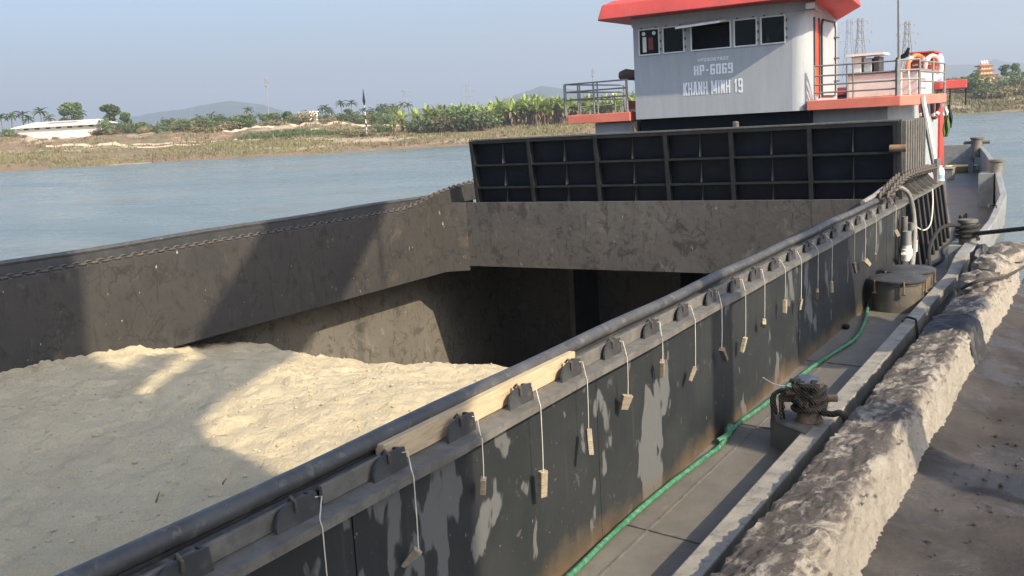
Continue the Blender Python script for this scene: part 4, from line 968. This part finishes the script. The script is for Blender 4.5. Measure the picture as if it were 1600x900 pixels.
m = MB(); m.box(-2.2, -1.9, 17.1, 17.7, .05, .44); m.build('bollard_seat', M_bulw, barge)
b3 = bollard(-2.28, 25.5, 1.0, .15, .32); m = MB(); m.prism([(-2.62, 25.2), (-2.3, 25.2), (-2.3, 25.8), (-2.62, 25.8)], 'z', dz(25), 1.02); m.build('bollard_seat', M_bulw, barge)
b4 = bollard(-3.62, 34.2, .9, .17, .62); m = MB(); m.tube([(-4.0, 34.2, 1.36), (-3.25, 34.2, 1.36)], .05, 8); m.build('crossbar', M_bol, b4, smooth=True)
m = MB(); m.box(-3.85, -3.7, 34.15, 34.3, dz(34), 1.0); m.build('bulwark_stay', M_bulw, barge)
# two round deck hatches
for i, (x, y) in enumerate(((-2.42, 13.98), (-2.42, 14.75))):
    m = MB(); m.lathe([(.33, 0), (.33, .36), (.345, .365), (.345, .39)], (x, y, 0), 28); h_ = m.build('deck_hatch', M('hatch_paint', (.105, .098, .08), .5, var=.3, scale=5, dirt=(.2, .15, .08), dthr=.6), barge, smooth=True)
    m = MB(); m.lathe([(.36, .392), (.372, .40), (.372, .425), (.35, .44), (.1, .448)], (x, y, 0), 28); m.build('hatch_lid', M_dgrey, h_, smooth=True)
    for an in (-2.3, -1.2, -.2, .9, 2.2):
        c_ = Vector((x+.375*math.cos(an), y+.375*math.sin(an), .38)); m = MB(); m.tube([c_+Vector((0,0,.05)), c_, c_-Vector((0,0,.12))], .014, 6); m.tube([c_+Vector((-.03,0,-.12)), c_+Vector((.03,0,-.12))], .012, 6); m.build('dog_bolt', M_rust, h_)
# PVC valves on the coaming, standpipe
m = MB(); m.tube([(-2.74, 16.35, .05), (-2.74, 16.35, 1.0)], .05, 9); sp = m.build('standpipe', M_flange, barge, smooth=True)
for y, z in ((16.1, .42), (16.55, .5)):
    m = MB(); m.tube([(-2.66, y, z-.16), (-2.66, y, z-.09), (-2.66, y, z-.08), (-2.66, y, z+.1), (-2.66, y, z+.11), (-2.66, y, z+.16)], [.06, .06, .085, .085, .07, .07], 12); v_ = m.build('valve_body', M_pvc, sp, smooth=True)
    m = MB(); m.tube([(-2.68, y, z+.02), (-2.68, y-.22, z+.06)], .025, 7); m.build('valve_handle', M_pvc, v_)
    m = MB(); m.tube([(-2.66, y, z+.16), (-2.66, y, z+.38)], .066, 10); m.build('valve_elbow', M_grail, v_, smooth=True)
# ================================================================ THINGS ON AND AROUND THE BARGE
# sand in the hold
def sand_z(x, y):
    z = lerp([(3, .10), (6.8, .10), (7.4, .12), (8.0, .05), (8.7, -.02), (9.6, -.26), (10.4, -.40), (11.0, -.52), (11.35, -.62), (12.2, -1.15), (15, -3.0), (17, -4.2)], y+.35*fbm(x*.7, 2.2, 0, 3)+.12*fbm(x*2.5, 5, 0, 2))
    z += -.12*math.exp(-((x+9)/2.2)**2)+.10*math.exp(-((x+7.6)/1.1)**2-((y-11)/1.2)**2)
    if x > -2.99: z = min(z, -.2)
    if x < -11.77: z = min(z, -.2)
    z += .06*fbm(x*.9, y*.9, 4, 3)+.05*fbm(x*2.6, y*3.6, 1, 4)+.03*abs(fbm(x*1.2+y*.7, y*4.5-x*2, 12, 3))+.034*fbm(x*7, y*10, 7, 4)
    return min(z, -.19) if x > -2.99 or x < -11.77 else z
sx_ = [-12.58+i*.055 for i in range(int(10.4/.055))]; sy_ = [-9, 0, 2]+[2.6+j*.055 for j in range(int(13/.055))]
m = MB(); nx = len(sx_); m.add([(x, y, sand_z(x, y)) for y in sy_ for x in sx_], [(j*nx+i, j*nx+i+1, (j+1)*nx+i+1, (j+1)*nx+i) for j in range(len(sy_)-1) for i in range(nx-1)])
sand = tag(m.build('sand', M_sand, smooth=True), 'heap of pale river sand filling the near part of the hold', 'sand', kind='stuff')
rs = random.Random(5); m = MB()
for _ in range(2600):
    x = rs.uniform(-11.6, -3.2); y = rs.uniform(3.4, 11.6); s_ = rs.uniform(.006, .022)*(1 if rs.random() < .93 else 1.8); z = sand_z(x, y); a = rs.uniform(.6, 1.5)
    m.lathe([(s_*.8*a, -s_*.4), (s_*a, s_*.15), (s_*.5, s_*.6)], (x, y, z), 5)
cl = m.build('sand_clods', M_sand, sand); cl['kind'] = 'stuff'
for i, (px, py, L2) in enumerate(((247, 800, .16), (350, 762, .1))):
    p = at_z(px, py, .03); z = sand_z(p.x, p.y); m = MB(); m.tube([(p.x-.015, p.y-.0, z-.01), (p.x, p.y, z+.02), (p.x+.01, p.y+.03, z+L2*.5)], [.004, .009, .003], 6)
    tag(m.build('dead_twig', M_trunk), ['short dark twig sticking out of the shaded sand at lower left', 'smaller dark twig in the sand close to the coaming'][i], 'twig')
# wedges on strings
WD = [(2.86, .32), (3.49, .75), (4.08, .9), (4.70, .73), (5.29, .8), (5.89, .86), (6.5, .95), (7.16, .74), (7.78, .75), (8.41, .71), (8.98, .74), (9.67, .82), (10.27, .72), (10.96, .69), (11.61, .68), (12.78, .73), (13.43, .67), (14.13, .65), (15.59, .8)]
ORD = ['second', 'third', 'fourth', 'fifth', 'sixth', 'seventh', 'eighth', 'ninth', 'tenth', 'eleventh', 'twelfth', 'thirteenth', 'fourteenth', 'fifteenth', 'sixteenth', 'seventeenth', 'eighteenth', 'nineteenth']
MW = MB()
def wedge_mesh(L2, a, b, t): 
    vs = [(-t/2,-a/2,0),(t/2,-a/2,0),(t/2,a/2,0),(-t/2,a/2,0),(-t/2,-b/2,-L2),(t/2,-b/2,-L2),(t/2,b/2,-L2),(-t/2,b/2,-L2)]
    return vs, [(0,1,2,3),(7,6,5,4),(0,4,5,1),(1,5,6,2),(2,6,7,3),(3,7,4,0)]
for i, (y, z) in enumerate(WD):
    e = empty('wooden_wedge', (-2.74, y, z-.08)); m = MB(); L2 = rs.uniform(.11, .17); taper = rs.random() < .6
    m.add(*wedge_mesh(L2, rs.uniform(.05, .075), rs.uniform(.022, .038) if taper else .048, rs.uniform(.028, .04)))
    b_ = m.build('wedge', M_wood, e, local=True, bevel=.004); b_.location = (.0, 0, .16); b_.rotation_euler = (rs.choice([-1, 1])*rs.uniform(.0, .85), rs.uniform(-.05, .25), rs.uniform(-1.2, 1.2)); b_.scale = [rs.uniform(.75, 1.2) for _ in range(3)]
    yc = min(CY, key=lambda c: abs(c-(y-.07))); m = MB()
    m.tube([(-2.80, yc+.08, ZF+.085), (-2.79, yc+.11, ZF+.08), (-2.735, y-.012, ZF+.018), (-2.728, y-.008, ZF-.02), (-2.732, y-.003, (ZF+z)/2), (-2.738, y, z+.075)], .003, 5); m.build('string', M_string, e)
    n_ = len(WD); lab = 'wooden hatch wedge on a string, ' + ('nearest of the row' if i == 0 else 'farthest of the row, beside the white valves' if i == n_-1 else ORD[i-1]+' from the near end of the coaming')
    tag(e, lab, 'wedge', 'wedges hanging along the coaming')
m = MB(); m.box(-2.928, -2.876, 3.46, 5.42, ZF+.006, ZF+.125); tag(m.build('timber_plank', M_plank, bevel=.004), 'pale timber plank lying behind the cleats on the coaming flange', 'plank')
# green hose along the deck
HP = [(860, 925), (890, 900), (960, 832), (1030, 770), (1100, 716), (1125, 697), (1150, 665), (1200, 628), (1260, 580), (1300, 553), (1335, 530), (1350, 505), (1356, 480), (1358, 465)]
m = MB(); m.tube(spline([at_z(x, y, .035) for x, y in HP], 6), .021, 9)
p = at_z(1128, 688, .03); m.tube(spline([p+Vector((-.02, -.05, 0)), p+Vector((.03, .06, .03)), p+Vector((.0, .16, .05)), p+Vector((-.03, .3, .03))], 5), [.03]*16, 8)
tag(m.build('green_hose', M_green, smooth=True), 'flat green water hose lying along the side deck', 'hose')
# grey hose arching over the coaming
m = MB(); m.tube(spline([(-3.03, 14.7, 1.38), (-3.0, 15.3, 1.42), (-2.93, 16.1, 1.49), (-2.72, 16.55, 1.34), (-2.62, 16.55, .8), (-2.55, 15.9, .25), (-2.5, 15.4, .06)], 8), .036, 9)
tag(m.build('grey_hose', M_hosegrey, smooth=True), 'thick grey hose arching over the coaming and down to the deck', 'hose')
# chains
def chain(m, pts, ll, r_, wd):
    P = spline(pts, 10); acc = [0]
    for a, b in zip(P, P[1:]): acc.append(acc[-1]+(b-a).length)
    n = int(acc[-1]/(ll*.72)); j = 0
    for i in range(n):
        s_ = i*ll*.72
        while acc[j+1] < s_: j += 1
        d = (P[j+1]-P[j]).normalized(); c = P[j]+d*(s_-acc[j]); sd = d.cross(Vector((0,0,1))).normalized(); u_ = sd.cross(d)
        w_ = sd if i % 2 else u_
        m.tube([c+d*(ll/2*math.cos(t))+w_*(wd/2*math.sin(t)) for t in [k*math.pi/4 for k in range(8)]], r_, 4, closed=True)
m = MB(); chain(m, [(-11.83, 2, 1.235), (-11.83, 8, 1.235), (-11.83, 14.5, 1.235), (-11.80, 15.6, 1.28), (-11.79, 16.6, 1.47), (-11.79, 18.0, 1.60)], .13, .014, .075)
tag(m.build('long_chain', M_chain), 'long rusty chain lying on the far coaming ledge', 'chain')
m = MB()
for off in (-2.80, -2.91): chain(m, [at_x(a_, b_, -2.85)+Vector((off+2.85, 0, 0)) for a_, b_ in ((1383, 306), (1392, 294), (1404, 281), (1416, 273), (1436, 267), (1457, 262))], .17, .024, .11)
tr = m.build('track_chain', M_chain); tag(tr, 'double heavy chain running over gussets at the aft corner of the coaming', 'chain')
# ropes on the near bollard
BO = Vector((-.07, .45, 0)); e = empty('mooring_rope', Vector((-1.99, 7.5, .235))+BO); m = MB()
coil = [(-2.06+.125*math.cos(t*.55), 7.95+.125*math.sin(t*.55), .30+.006*t) for t in range(36)]
m.tube(coil, .028, 7); m.tube(spline([coil[4], Vector((-1.88, 7.86, .33)), Vector((-1.78, 7.82, .36)), Vector((-1.74, 7.84, .28)), Vector((-1.72, 7.88, .0))], 6), .026, 7); m.build('lashing', M_rope, e, smooth=True)
m = MB()
for k in range(15):
    a = k*.7; c = [(-2.08+rs.uniform(-.14, .13), 7.9+rs.uniform(-.15, .1), .40+rs.uniform(0, .19)) for _ in range(4)]; m.tube(spline(c, 5), rs.uniform(.018, .03), 6)
m.build('knot', M_rope, e, smooth=True)
m = MB()
for k in range(14):
    b = Vector((-2.28+rs.uniform(-.04, .05), 7.84+rs.uniform(-.06, .06), .47)); m.tube(spline([Vector((-2.12, 7.9, .5)), b, b+Vector((rs.uniform(-.06, .02), rs.uniform(-.05, .03), -rs.uniform(.1, .24)))], 5), .012, 5)
m.build('frayed_end', M_rope, e, smooth=True)
m = MB(); m.tube(spline([(-2.1, 7.9, .52), (-2.28, 7.8, .55), (-2.42, 7.87, .585)], 5), .007, 5); m.build('loose_cord', M_string, e)
tag(e, 'frayed dark mooring rope wound on the near rusty bollard', 'rope')
m = MB(); s_ = Vector((-2.08, 7.97, .585))
vs = []; 
for k in range(9):
    for q in range(9):
        a = (k-4)/4*.11; b = (q-4)/4*.11; r2 = math.hypot(a, b); vs.append((s_.x+a, s_.y+b, s_.z+.02-.9*max(0, r2-.07)+.012*fbm(a*20, b*20, 3, 2)))
m.add(vs, [(k*9+q, k*9+q+1, (k+1)*9+q+1, (k+1)*9+q) for k in range(8) for q in range(8)])
tag(m.build('rag', M('grey_rag', (.15, .16, .19), .9, var=.3, scale=20), smooth=True), 'grey rag draped on top of the rope-wound bollard', 'rag')
# rope on the second bollard, up to the quay
e = empty('quay_rope', (-1.95, 17.4, .42)); m = MB()
m.tube([(-1.95+.16*math.cos(t*.5), 17.4+.16*math.sin(t*.5), .52+.006*t) for t in range(40)], .03, 7); m.build('turns', M_rope2, e, smooth=True)
m = MB(); m.tube(spline([(-1.83, 17.28, .62), (-.2, 15.9, .98), (1.8, 14.2, 1.4)], 8), .034, 8); m.build('taut_line', M_rope2, e, smooth=True)
m = MB(); m.tube(spline([(-2.05, 17.3, .76), (-2.3, 17.0, .74), (-2.42, 16.7, .45), (-2.38, 16.6, .08)], 7), .03, 8); m.build('slack_end', M_rope2, e, smooth=True)
tag(e, 'black mooring rope from the second bollard stretching off over the quay', 'rope')
m = MB(); m.lathe([(.17, 0), (.15, .05), (.14, 1.2), (.2, 1.25), (.2, 1.4), (.15, 1.43)], (1.8, 14.2, .0), 14); tag(m.build('quay_bollard', M_rust, smooth=True), 'mooring post on the quay holding the taut black rope', 'bollard')
m = MB(); m.tube(spline([(-2.6, 22.6, .2), (-2.62, 21.4, .19), (-2.5, 20.2, .15), (-2.52, 19.0, .13), (-2.38, 17.9, .1), (-2.45, 17.0, .09), (-2.33, 16.2, .07)], 8), .022, 7)
tag(m.build('deck_cable', M_rope2, smooth=True), 'thin black cable snaking over the aft side deck', 'cable')
m = MB(); m.tube(spline([(-2.72, 17.2, .75), (-2.66, 17.7, .62), (-2.64, 18.3, .66), (-2.68, 18.8, .95), (-2.72, 19.0, 1.2)], 6), .012, 6)
tag(m.build('loop_cord', M_string, smooth=True), 'pale cord looped across the coaming stiffeners', 'cord')
for i, (x, y) in enumerate(((-1.98, 12.1), (-1.9, 20.4))):
    m = MB(); z = lerp(RZ, y)+.02; m.tube(spline([(x-.05, y-.06, z), (x-.03, y+.08, z+.02), (x+.06, y+.04, z+.015), (x+.1, y-.05, z-.0), (x+.13, y-.12, z-.2), (x+.16, y-.1, z-.42)], 5), .014, 6)
    tag(m.build('rope_end', M_rope2 if i == 0 else M_rope, smooth=True), ['short black rope end looped over the rail opposite the round hatches', 'brown rope end hanging over the bulwark past the second bollard'][i], 'rope')
m = MB(); m.lathe([(.03, 0), (.045, .02), (.045, .05), (.03, .06)], at_z(1322, 514, 0), 8); tag(m.build('deck_plug', M_black), 'small dark plug on the deck beside the coaming foot', 'plug')
# stern clutter
p = at_z(1501, 269, dz(34)); m = MB(); m.lathe([(.3, 0), (.33, .02), (.48, .2), (.5, .21), (.47, .2), (.3, .035), (.05, .03)], p, 20); tag(m.build('basin', M_yellow, smooth=True), 'wide yellow plastic basin on the stern deck', 'basin')
p = at_z(1485, 286, dz(28)); m = MB(); m.box(p.x-.3, p.x+.06, p.y, p.y+.5, p.z, p.z+.4); m.box(p.x-.32, p.x+.08, p.y-.02, p.y+.52, p.z+.4, p.z+.44); tag(m.build('storage_box', M_grail, bevel=.02), 'dark grey lidded box on deck behind the coaming end', 'box')
e = empty('water_jug', (-2.785, 20.42, ZF)); m = MB(); m.lathe([(.055, 0), (.075, .02), (.075, .2), (.06, .25), (.03, .28), (.03, .31)], (-2.785, 20.42, ZF+.002), 12); m.build('jug', M_white, e, smooth=True)
m = MB(); m.lathe([(.0765, .06), (.0765, .14)], (-2.785, 20.42, ZF+.002), 12); m.build('blue_label', M_blue, e)
tag(e, 'white plastic jug with blue label standing on the coaming end', 'jug')
m = MB(); m.tube([(-2.63+.05*math.cos(t), 22.6+.25*math.sin(t), .25+.1*math.sin(t*2)) for t in [k*.6 for k in range(11)]], .03, 6); tag(m.build('coiled_line', M_rope2, smooth=True), 'small coil of black line on the aft side deck', 'rope')
# lifebuoys
def buoy(c, axis, R, r_, mat, label, band=None):
    e = empty('lifebuoy', c); c = Vector(c); ax = Vector(axis).normalized(); u_ = Vector((0,0,1)); u_ = (u_-ax*u_.dot(ax)).normalized(); v_ = ax.cross(u_); m = MB()
    m.tube([c+u_*(R*math.cos(t))+v_*(R*math.sin(t)) for t in [k*math.pi/12 for k in range(24)]], r_, 8, closed=True); m.build('ring', mat, e, smooth=True)
    for k in range(4):
        m = MB(); m.tube([c+u_*(R*math.cos(t))+v_*(R*math.sin(t)) for t in [k*math.pi/2+.6+j*.1 for j in range(4)]], r_*1.06, 8); m.build('band', band or M_white, e, smooth=True)
    tag(e, label, 'lifebuoy', 'lifebuoys on the aft cabin')
p = at_y(1432, 107, 26.8); buoy(p, (.8, -.5, 0), .32, .055, M_orange, 'orange lifebuoy at the near corner of the red funnel casing')
p = at_y(1457, 107, 26.85); buoy(p, (.85, -.4, 0), .31, .055, M('pink_vinyl', (.7, .38, .33), .5), 'faded pink lifebuoy at the far corner of the red funnel casing')
p = at_x(1441, 164, -3.92); buoy(p, (1, -.1, 0), .29, .055, M_maroon, 'maroon lifebuoy on the aft cabin wall nearest the ladder')
p = at_x(1461, 165, -3.92); buoy(p, (1, -.1, 0), .3, .055, M_maroon, 'maroon lifebuoy with white patch beside the red door edge', M_cwhite)
# laundry
def cloth(name, mat, pts, y, label, amp=.04):
    m = MB(); nu_, nv = 9, 12; a = []
    (x0, x1, z1_), (x2, x3, z0_) = pts
    for sgn in (0, .015):
        for j in range(nv+1):
            t = j/nv; xl = x0+(x2-x0)*t; xr = x1+(x3-x1)*t
            for i in range(nu_+1):
                s_ = i/nu_; a.append((xl+(xr-xl)*s_+.02*math.sin(7*t+s_*4), y+amp*math.sin(s_*13+t*2)+sgn, z1_+(z0_-z1_)*t))
    k = (nu_+1)*(nv+1); q = [(j*(nu_+1)+i, j*(nu_+1)+i+1, (j+1)*(nu_+1)+i+1, (j+1)*(nu_+1)+i) for j in range(nv) for i in range(nu_)]
    m.add(a, q+[tuple(v_+k for v_ in f_) for f_ in q]); return tag(m.build(name, mat, smooth=True), label, 'laundry', 'laundry under the canopy')
def lx(px, py, y): p = at_y(px, py, y); return p
for nm, mt, q, y, lab in (('hanging_shirt', M_cwhite, ((1476, 1479, 164), (1472, 1481, 184)), 26.3, 'white shirt hanging under the canopy edge'),
                          ('hanging_trousers', M_cgreen, ((1474, 1484, 180), (1473, 1482, 214)), 26.25, 'green trousers hanging below the canopy edge'),
                          ('hanging_jacket', M_cnavy, ((1480, 1486, 164), (1483, 1488, 200)), 26.4, 'dark navy jacket hanging at the end of the laundry')):
    (xa, xb, ya), (xc, xd, yb) = q; A, B, C_, D2 = at_y(xa, ya, y), at_y(xb, ya, y), at_y(xc, yb, y), at_y(xd, yb, y)
    cloth(nm, mt, ((A.x, B.x, A.z), (C_.x, D2.x, C_.z)), y, lab)
# tarp over the kerb and rag bundle (fender) beyond it
def lump(name, mat, c, r3, seed, label, cat, amp=.25, n=26):
    m = MB(); vs = []; fs = []
    for j in range(n//2+1):
        ph = math.pi*j/(n//2)
        for i in range(n):
            t = 2*math.pi*i/n; d = Vector((math.sin(ph)*math.cos(t), math.sin(ph)*math.sin(t), math.cos(ph))); k = 1+amp*fbm(d.x*2.2+seed, d.y*2.2, d.z*2.2, 4)+.06*fbm(d.x*9, d.y*9+seed, d.z*9, 2)
            vs.append((c[0]+d.x*r3[0]*k, c[1]+d.y*r3[1]*k, c[2]+d.z*r3[2]*k))
    for j in range(n//2):
        for i in range(n): fs.append((j*n+i, j*n+(i+1)%n, (j+1)*n+(i+1)%n, (j+1)*n+i))
    m.add(vs, fs); return tag(m.build(name, mat, smooth=True), label, cat)
m = MB(); secs = []
for j in range(26):
    y = 10.55+j*.032; q = []
    for i, (px, pz) in enumerate(prof[3:-3]):
        d = .03+.03*fbm(px*7, y*5, pz*7, 4)+.012*math.sin(y*55+px*9); d *= (1 if 1 < j < 24 else .2); nx_ = -.6 if px < -1.58 else (.75 if px > -1.3 else .2); q.append((px+kx(y)+d*nx_, y+.12*math.sin(px*7), pz+d*(.9 if pz > .4 else .2)))
    secs.append(q)
m.sweep(secs, closed=False); tag(m.build('tarp', M_tarp, smooth=True), 'crumpled black tarp wrapped over the kerb', 'tarp')
lump('rag_bundle', M_tarp, (-1.57, 15.7, .35), (.17, .35, .3), 3., 'dark bundled tarp fender hanging between the quay and the bulwark', 'fender')
for i, (c, r3) in enumerate((((-1.35, 13.4, .47), (.26, .5, .15)), ((-1.33, 14.6, .5), (.25, .55, .17)), ((-1.28, 16.0, .48), (.3, .8, .16)))):
    lump('concrete_rubble', M_kerb, c, r3, 5.+i*3, ['broken concrete lump on the kerb just past the black tarp', 'larger concrete lump midway along the ruined end of the kerb', 'long concrete lump at the far ruined end of the kerb'][i], 'rubble', .22)
m = MB(); m.tube(spline([(-1.5, 12.9, .5), (-1.3, 12.8, .62), (-1.1, 13.2, .6), (-1.0, 14.0, .55), (-.9, 15, .5)], 6), .02, 6); tag(m.build('old_rope', M_rope, smooth=True), 'old brown rope lying across the rubble end of the kerb', 'rope')
rs2 = random.Random(9)
m = MB()
for _ in range(420):
    x = rs2.uniform(-1.1, .6); y = rs2.uniform(3.5, 13); s_ = rs2.uniform(.006, .022); z = QF+.01; m.lathe([(s_*.7, -s_*.3), (s_, s_*.2), (s_*.4, s_*.8)], (x+kx(y), y, z), 5)
tag(m.build('grit', M_quay), 'black grit and small stones scattered over the quay', 'grit', kind='stuff')
m = MB()
for _ in range(420):
    x = rs2.uniform(-2.8, -2.1); y = rs2.triangular(4.2, 14, 6); s_ = rs2.uniform(.002, .0055); x = -2.82+abs(rs2.gauss(0, .22)) if rs2.random() < .6 else x
    m.lathe([(s_*.9, -s_*.2), (s_, s_*.2), (s_*.4, s_*.7)], (min(x, -2.08), y, .003), 5)
tag(m.build('spilled_sand', M('damp_crumbs', (.22, .19, .14), .9)), 'spilled sand crumbs scattered along the side deck', 'sand', kind='stuff')
# crane of guessed form, unseen to the right; outlines cut to cast the shadows
e = empty('shadow_crane', (4.5, 1., QF))
m = MB(); m.prism([(-2.5, 4.2), (1.3, 4.2), (1.6, 6.2), (2.65, 7.0), (2.75, 7.8), (2.9, 8.6), (3.25, 10.3), (3.6, 11.0), (3.75, 14.5), (1.2, 14.5), (-2.5, 9.5)], 'x', 4, 4.25); m.box(4.25, 6.5, -2.5, 1.5, 6.6, 9.2); m.build('machine_house', M_crane, e)
for x in (4.2, 6.6):
    for y in (-2.2, 2.8): m = MB(); m.box(x-.2, x+.2, y-.2, y+.2, QF-.02, 4.25); m.build('portal_leg', M_crane, e)
m = MB(); m.prism([(2.8, 8.5), (3.15, 9.0), (3.7, 9.3), (4.9, 9.8), (6.3, 10.4), (8.6, 11.6), (9.9, 12.9), (11.4, 14.4), (8.4, 14.4), (6.9, 12.9), (5.6, 11.75), (5.3, 11.05), (3.2, 9.8)], 'x', 4, 4.25); m.build('boom', M_crane, e)
m = MB(); m.prism([(3.2, 10.2), (5.05, 11.4), (4.4, 11.35), (3.5, 10.9)], 'x', 4, 4.2); m.build('boom_strut', M_crane, e)
m = MB(); m.tube([(4.2, 10.0, 13.), (4.2, 10.0, 6.4)], .04, 6); m.build('hoist_cable', M_black, e)
m = MB(); m.prism([(8.6, 5.2), (9.0, 6.2), (9.9, 6.5), (10.9, 6.2), (11.4, 5.3), (10.7, 4.6), (10, 4.75), (9.3, 4.6)], 'x', 3.6, 4.5); m.build('grab_bucket', M_dgrey, e)
tag(e, 'unseen harbour crane with grab, outlines shaped to cast the hold shadows', 'crane')
e = MB(); e.tube([(4.2, 6.1, QF-.1), (4.2, 6.1, 6.75)], .27, 10); tag(e.build('shadow_post', M_rust, smooth=True), 'unseen steel post added on the quay to shade a strip of coaming', 'post')  # added out of view to throw a shadow strip on the coaming wall
# haze over the river
m = MB(); m.box(-7000, 7000, -400, 7600, -8, 420)
hm = bpy.data.materials.new('haze_air'); hm.use_nodes = True; hn = hm.node_tree; hn.nodes.clear(); pv = hn.nodes.new('ShaderNodeVolumePrincipled'); ho = hn.nodes.new('ShaderNodeOutputMaterial')
pv.inputs['Color'].default_value = (.74, .86, 1, 1); pv.inputs['Density'].default_value = .00037; pv.inputs['Anisotropy'].default_value = .2
hn.links.new(pv.outputs[0], ho.inputs['Volume'])
hz = m.build('haze', hm); tag(hz, 'thin pale haze over the river and hills', 'haze', kind='stuff')
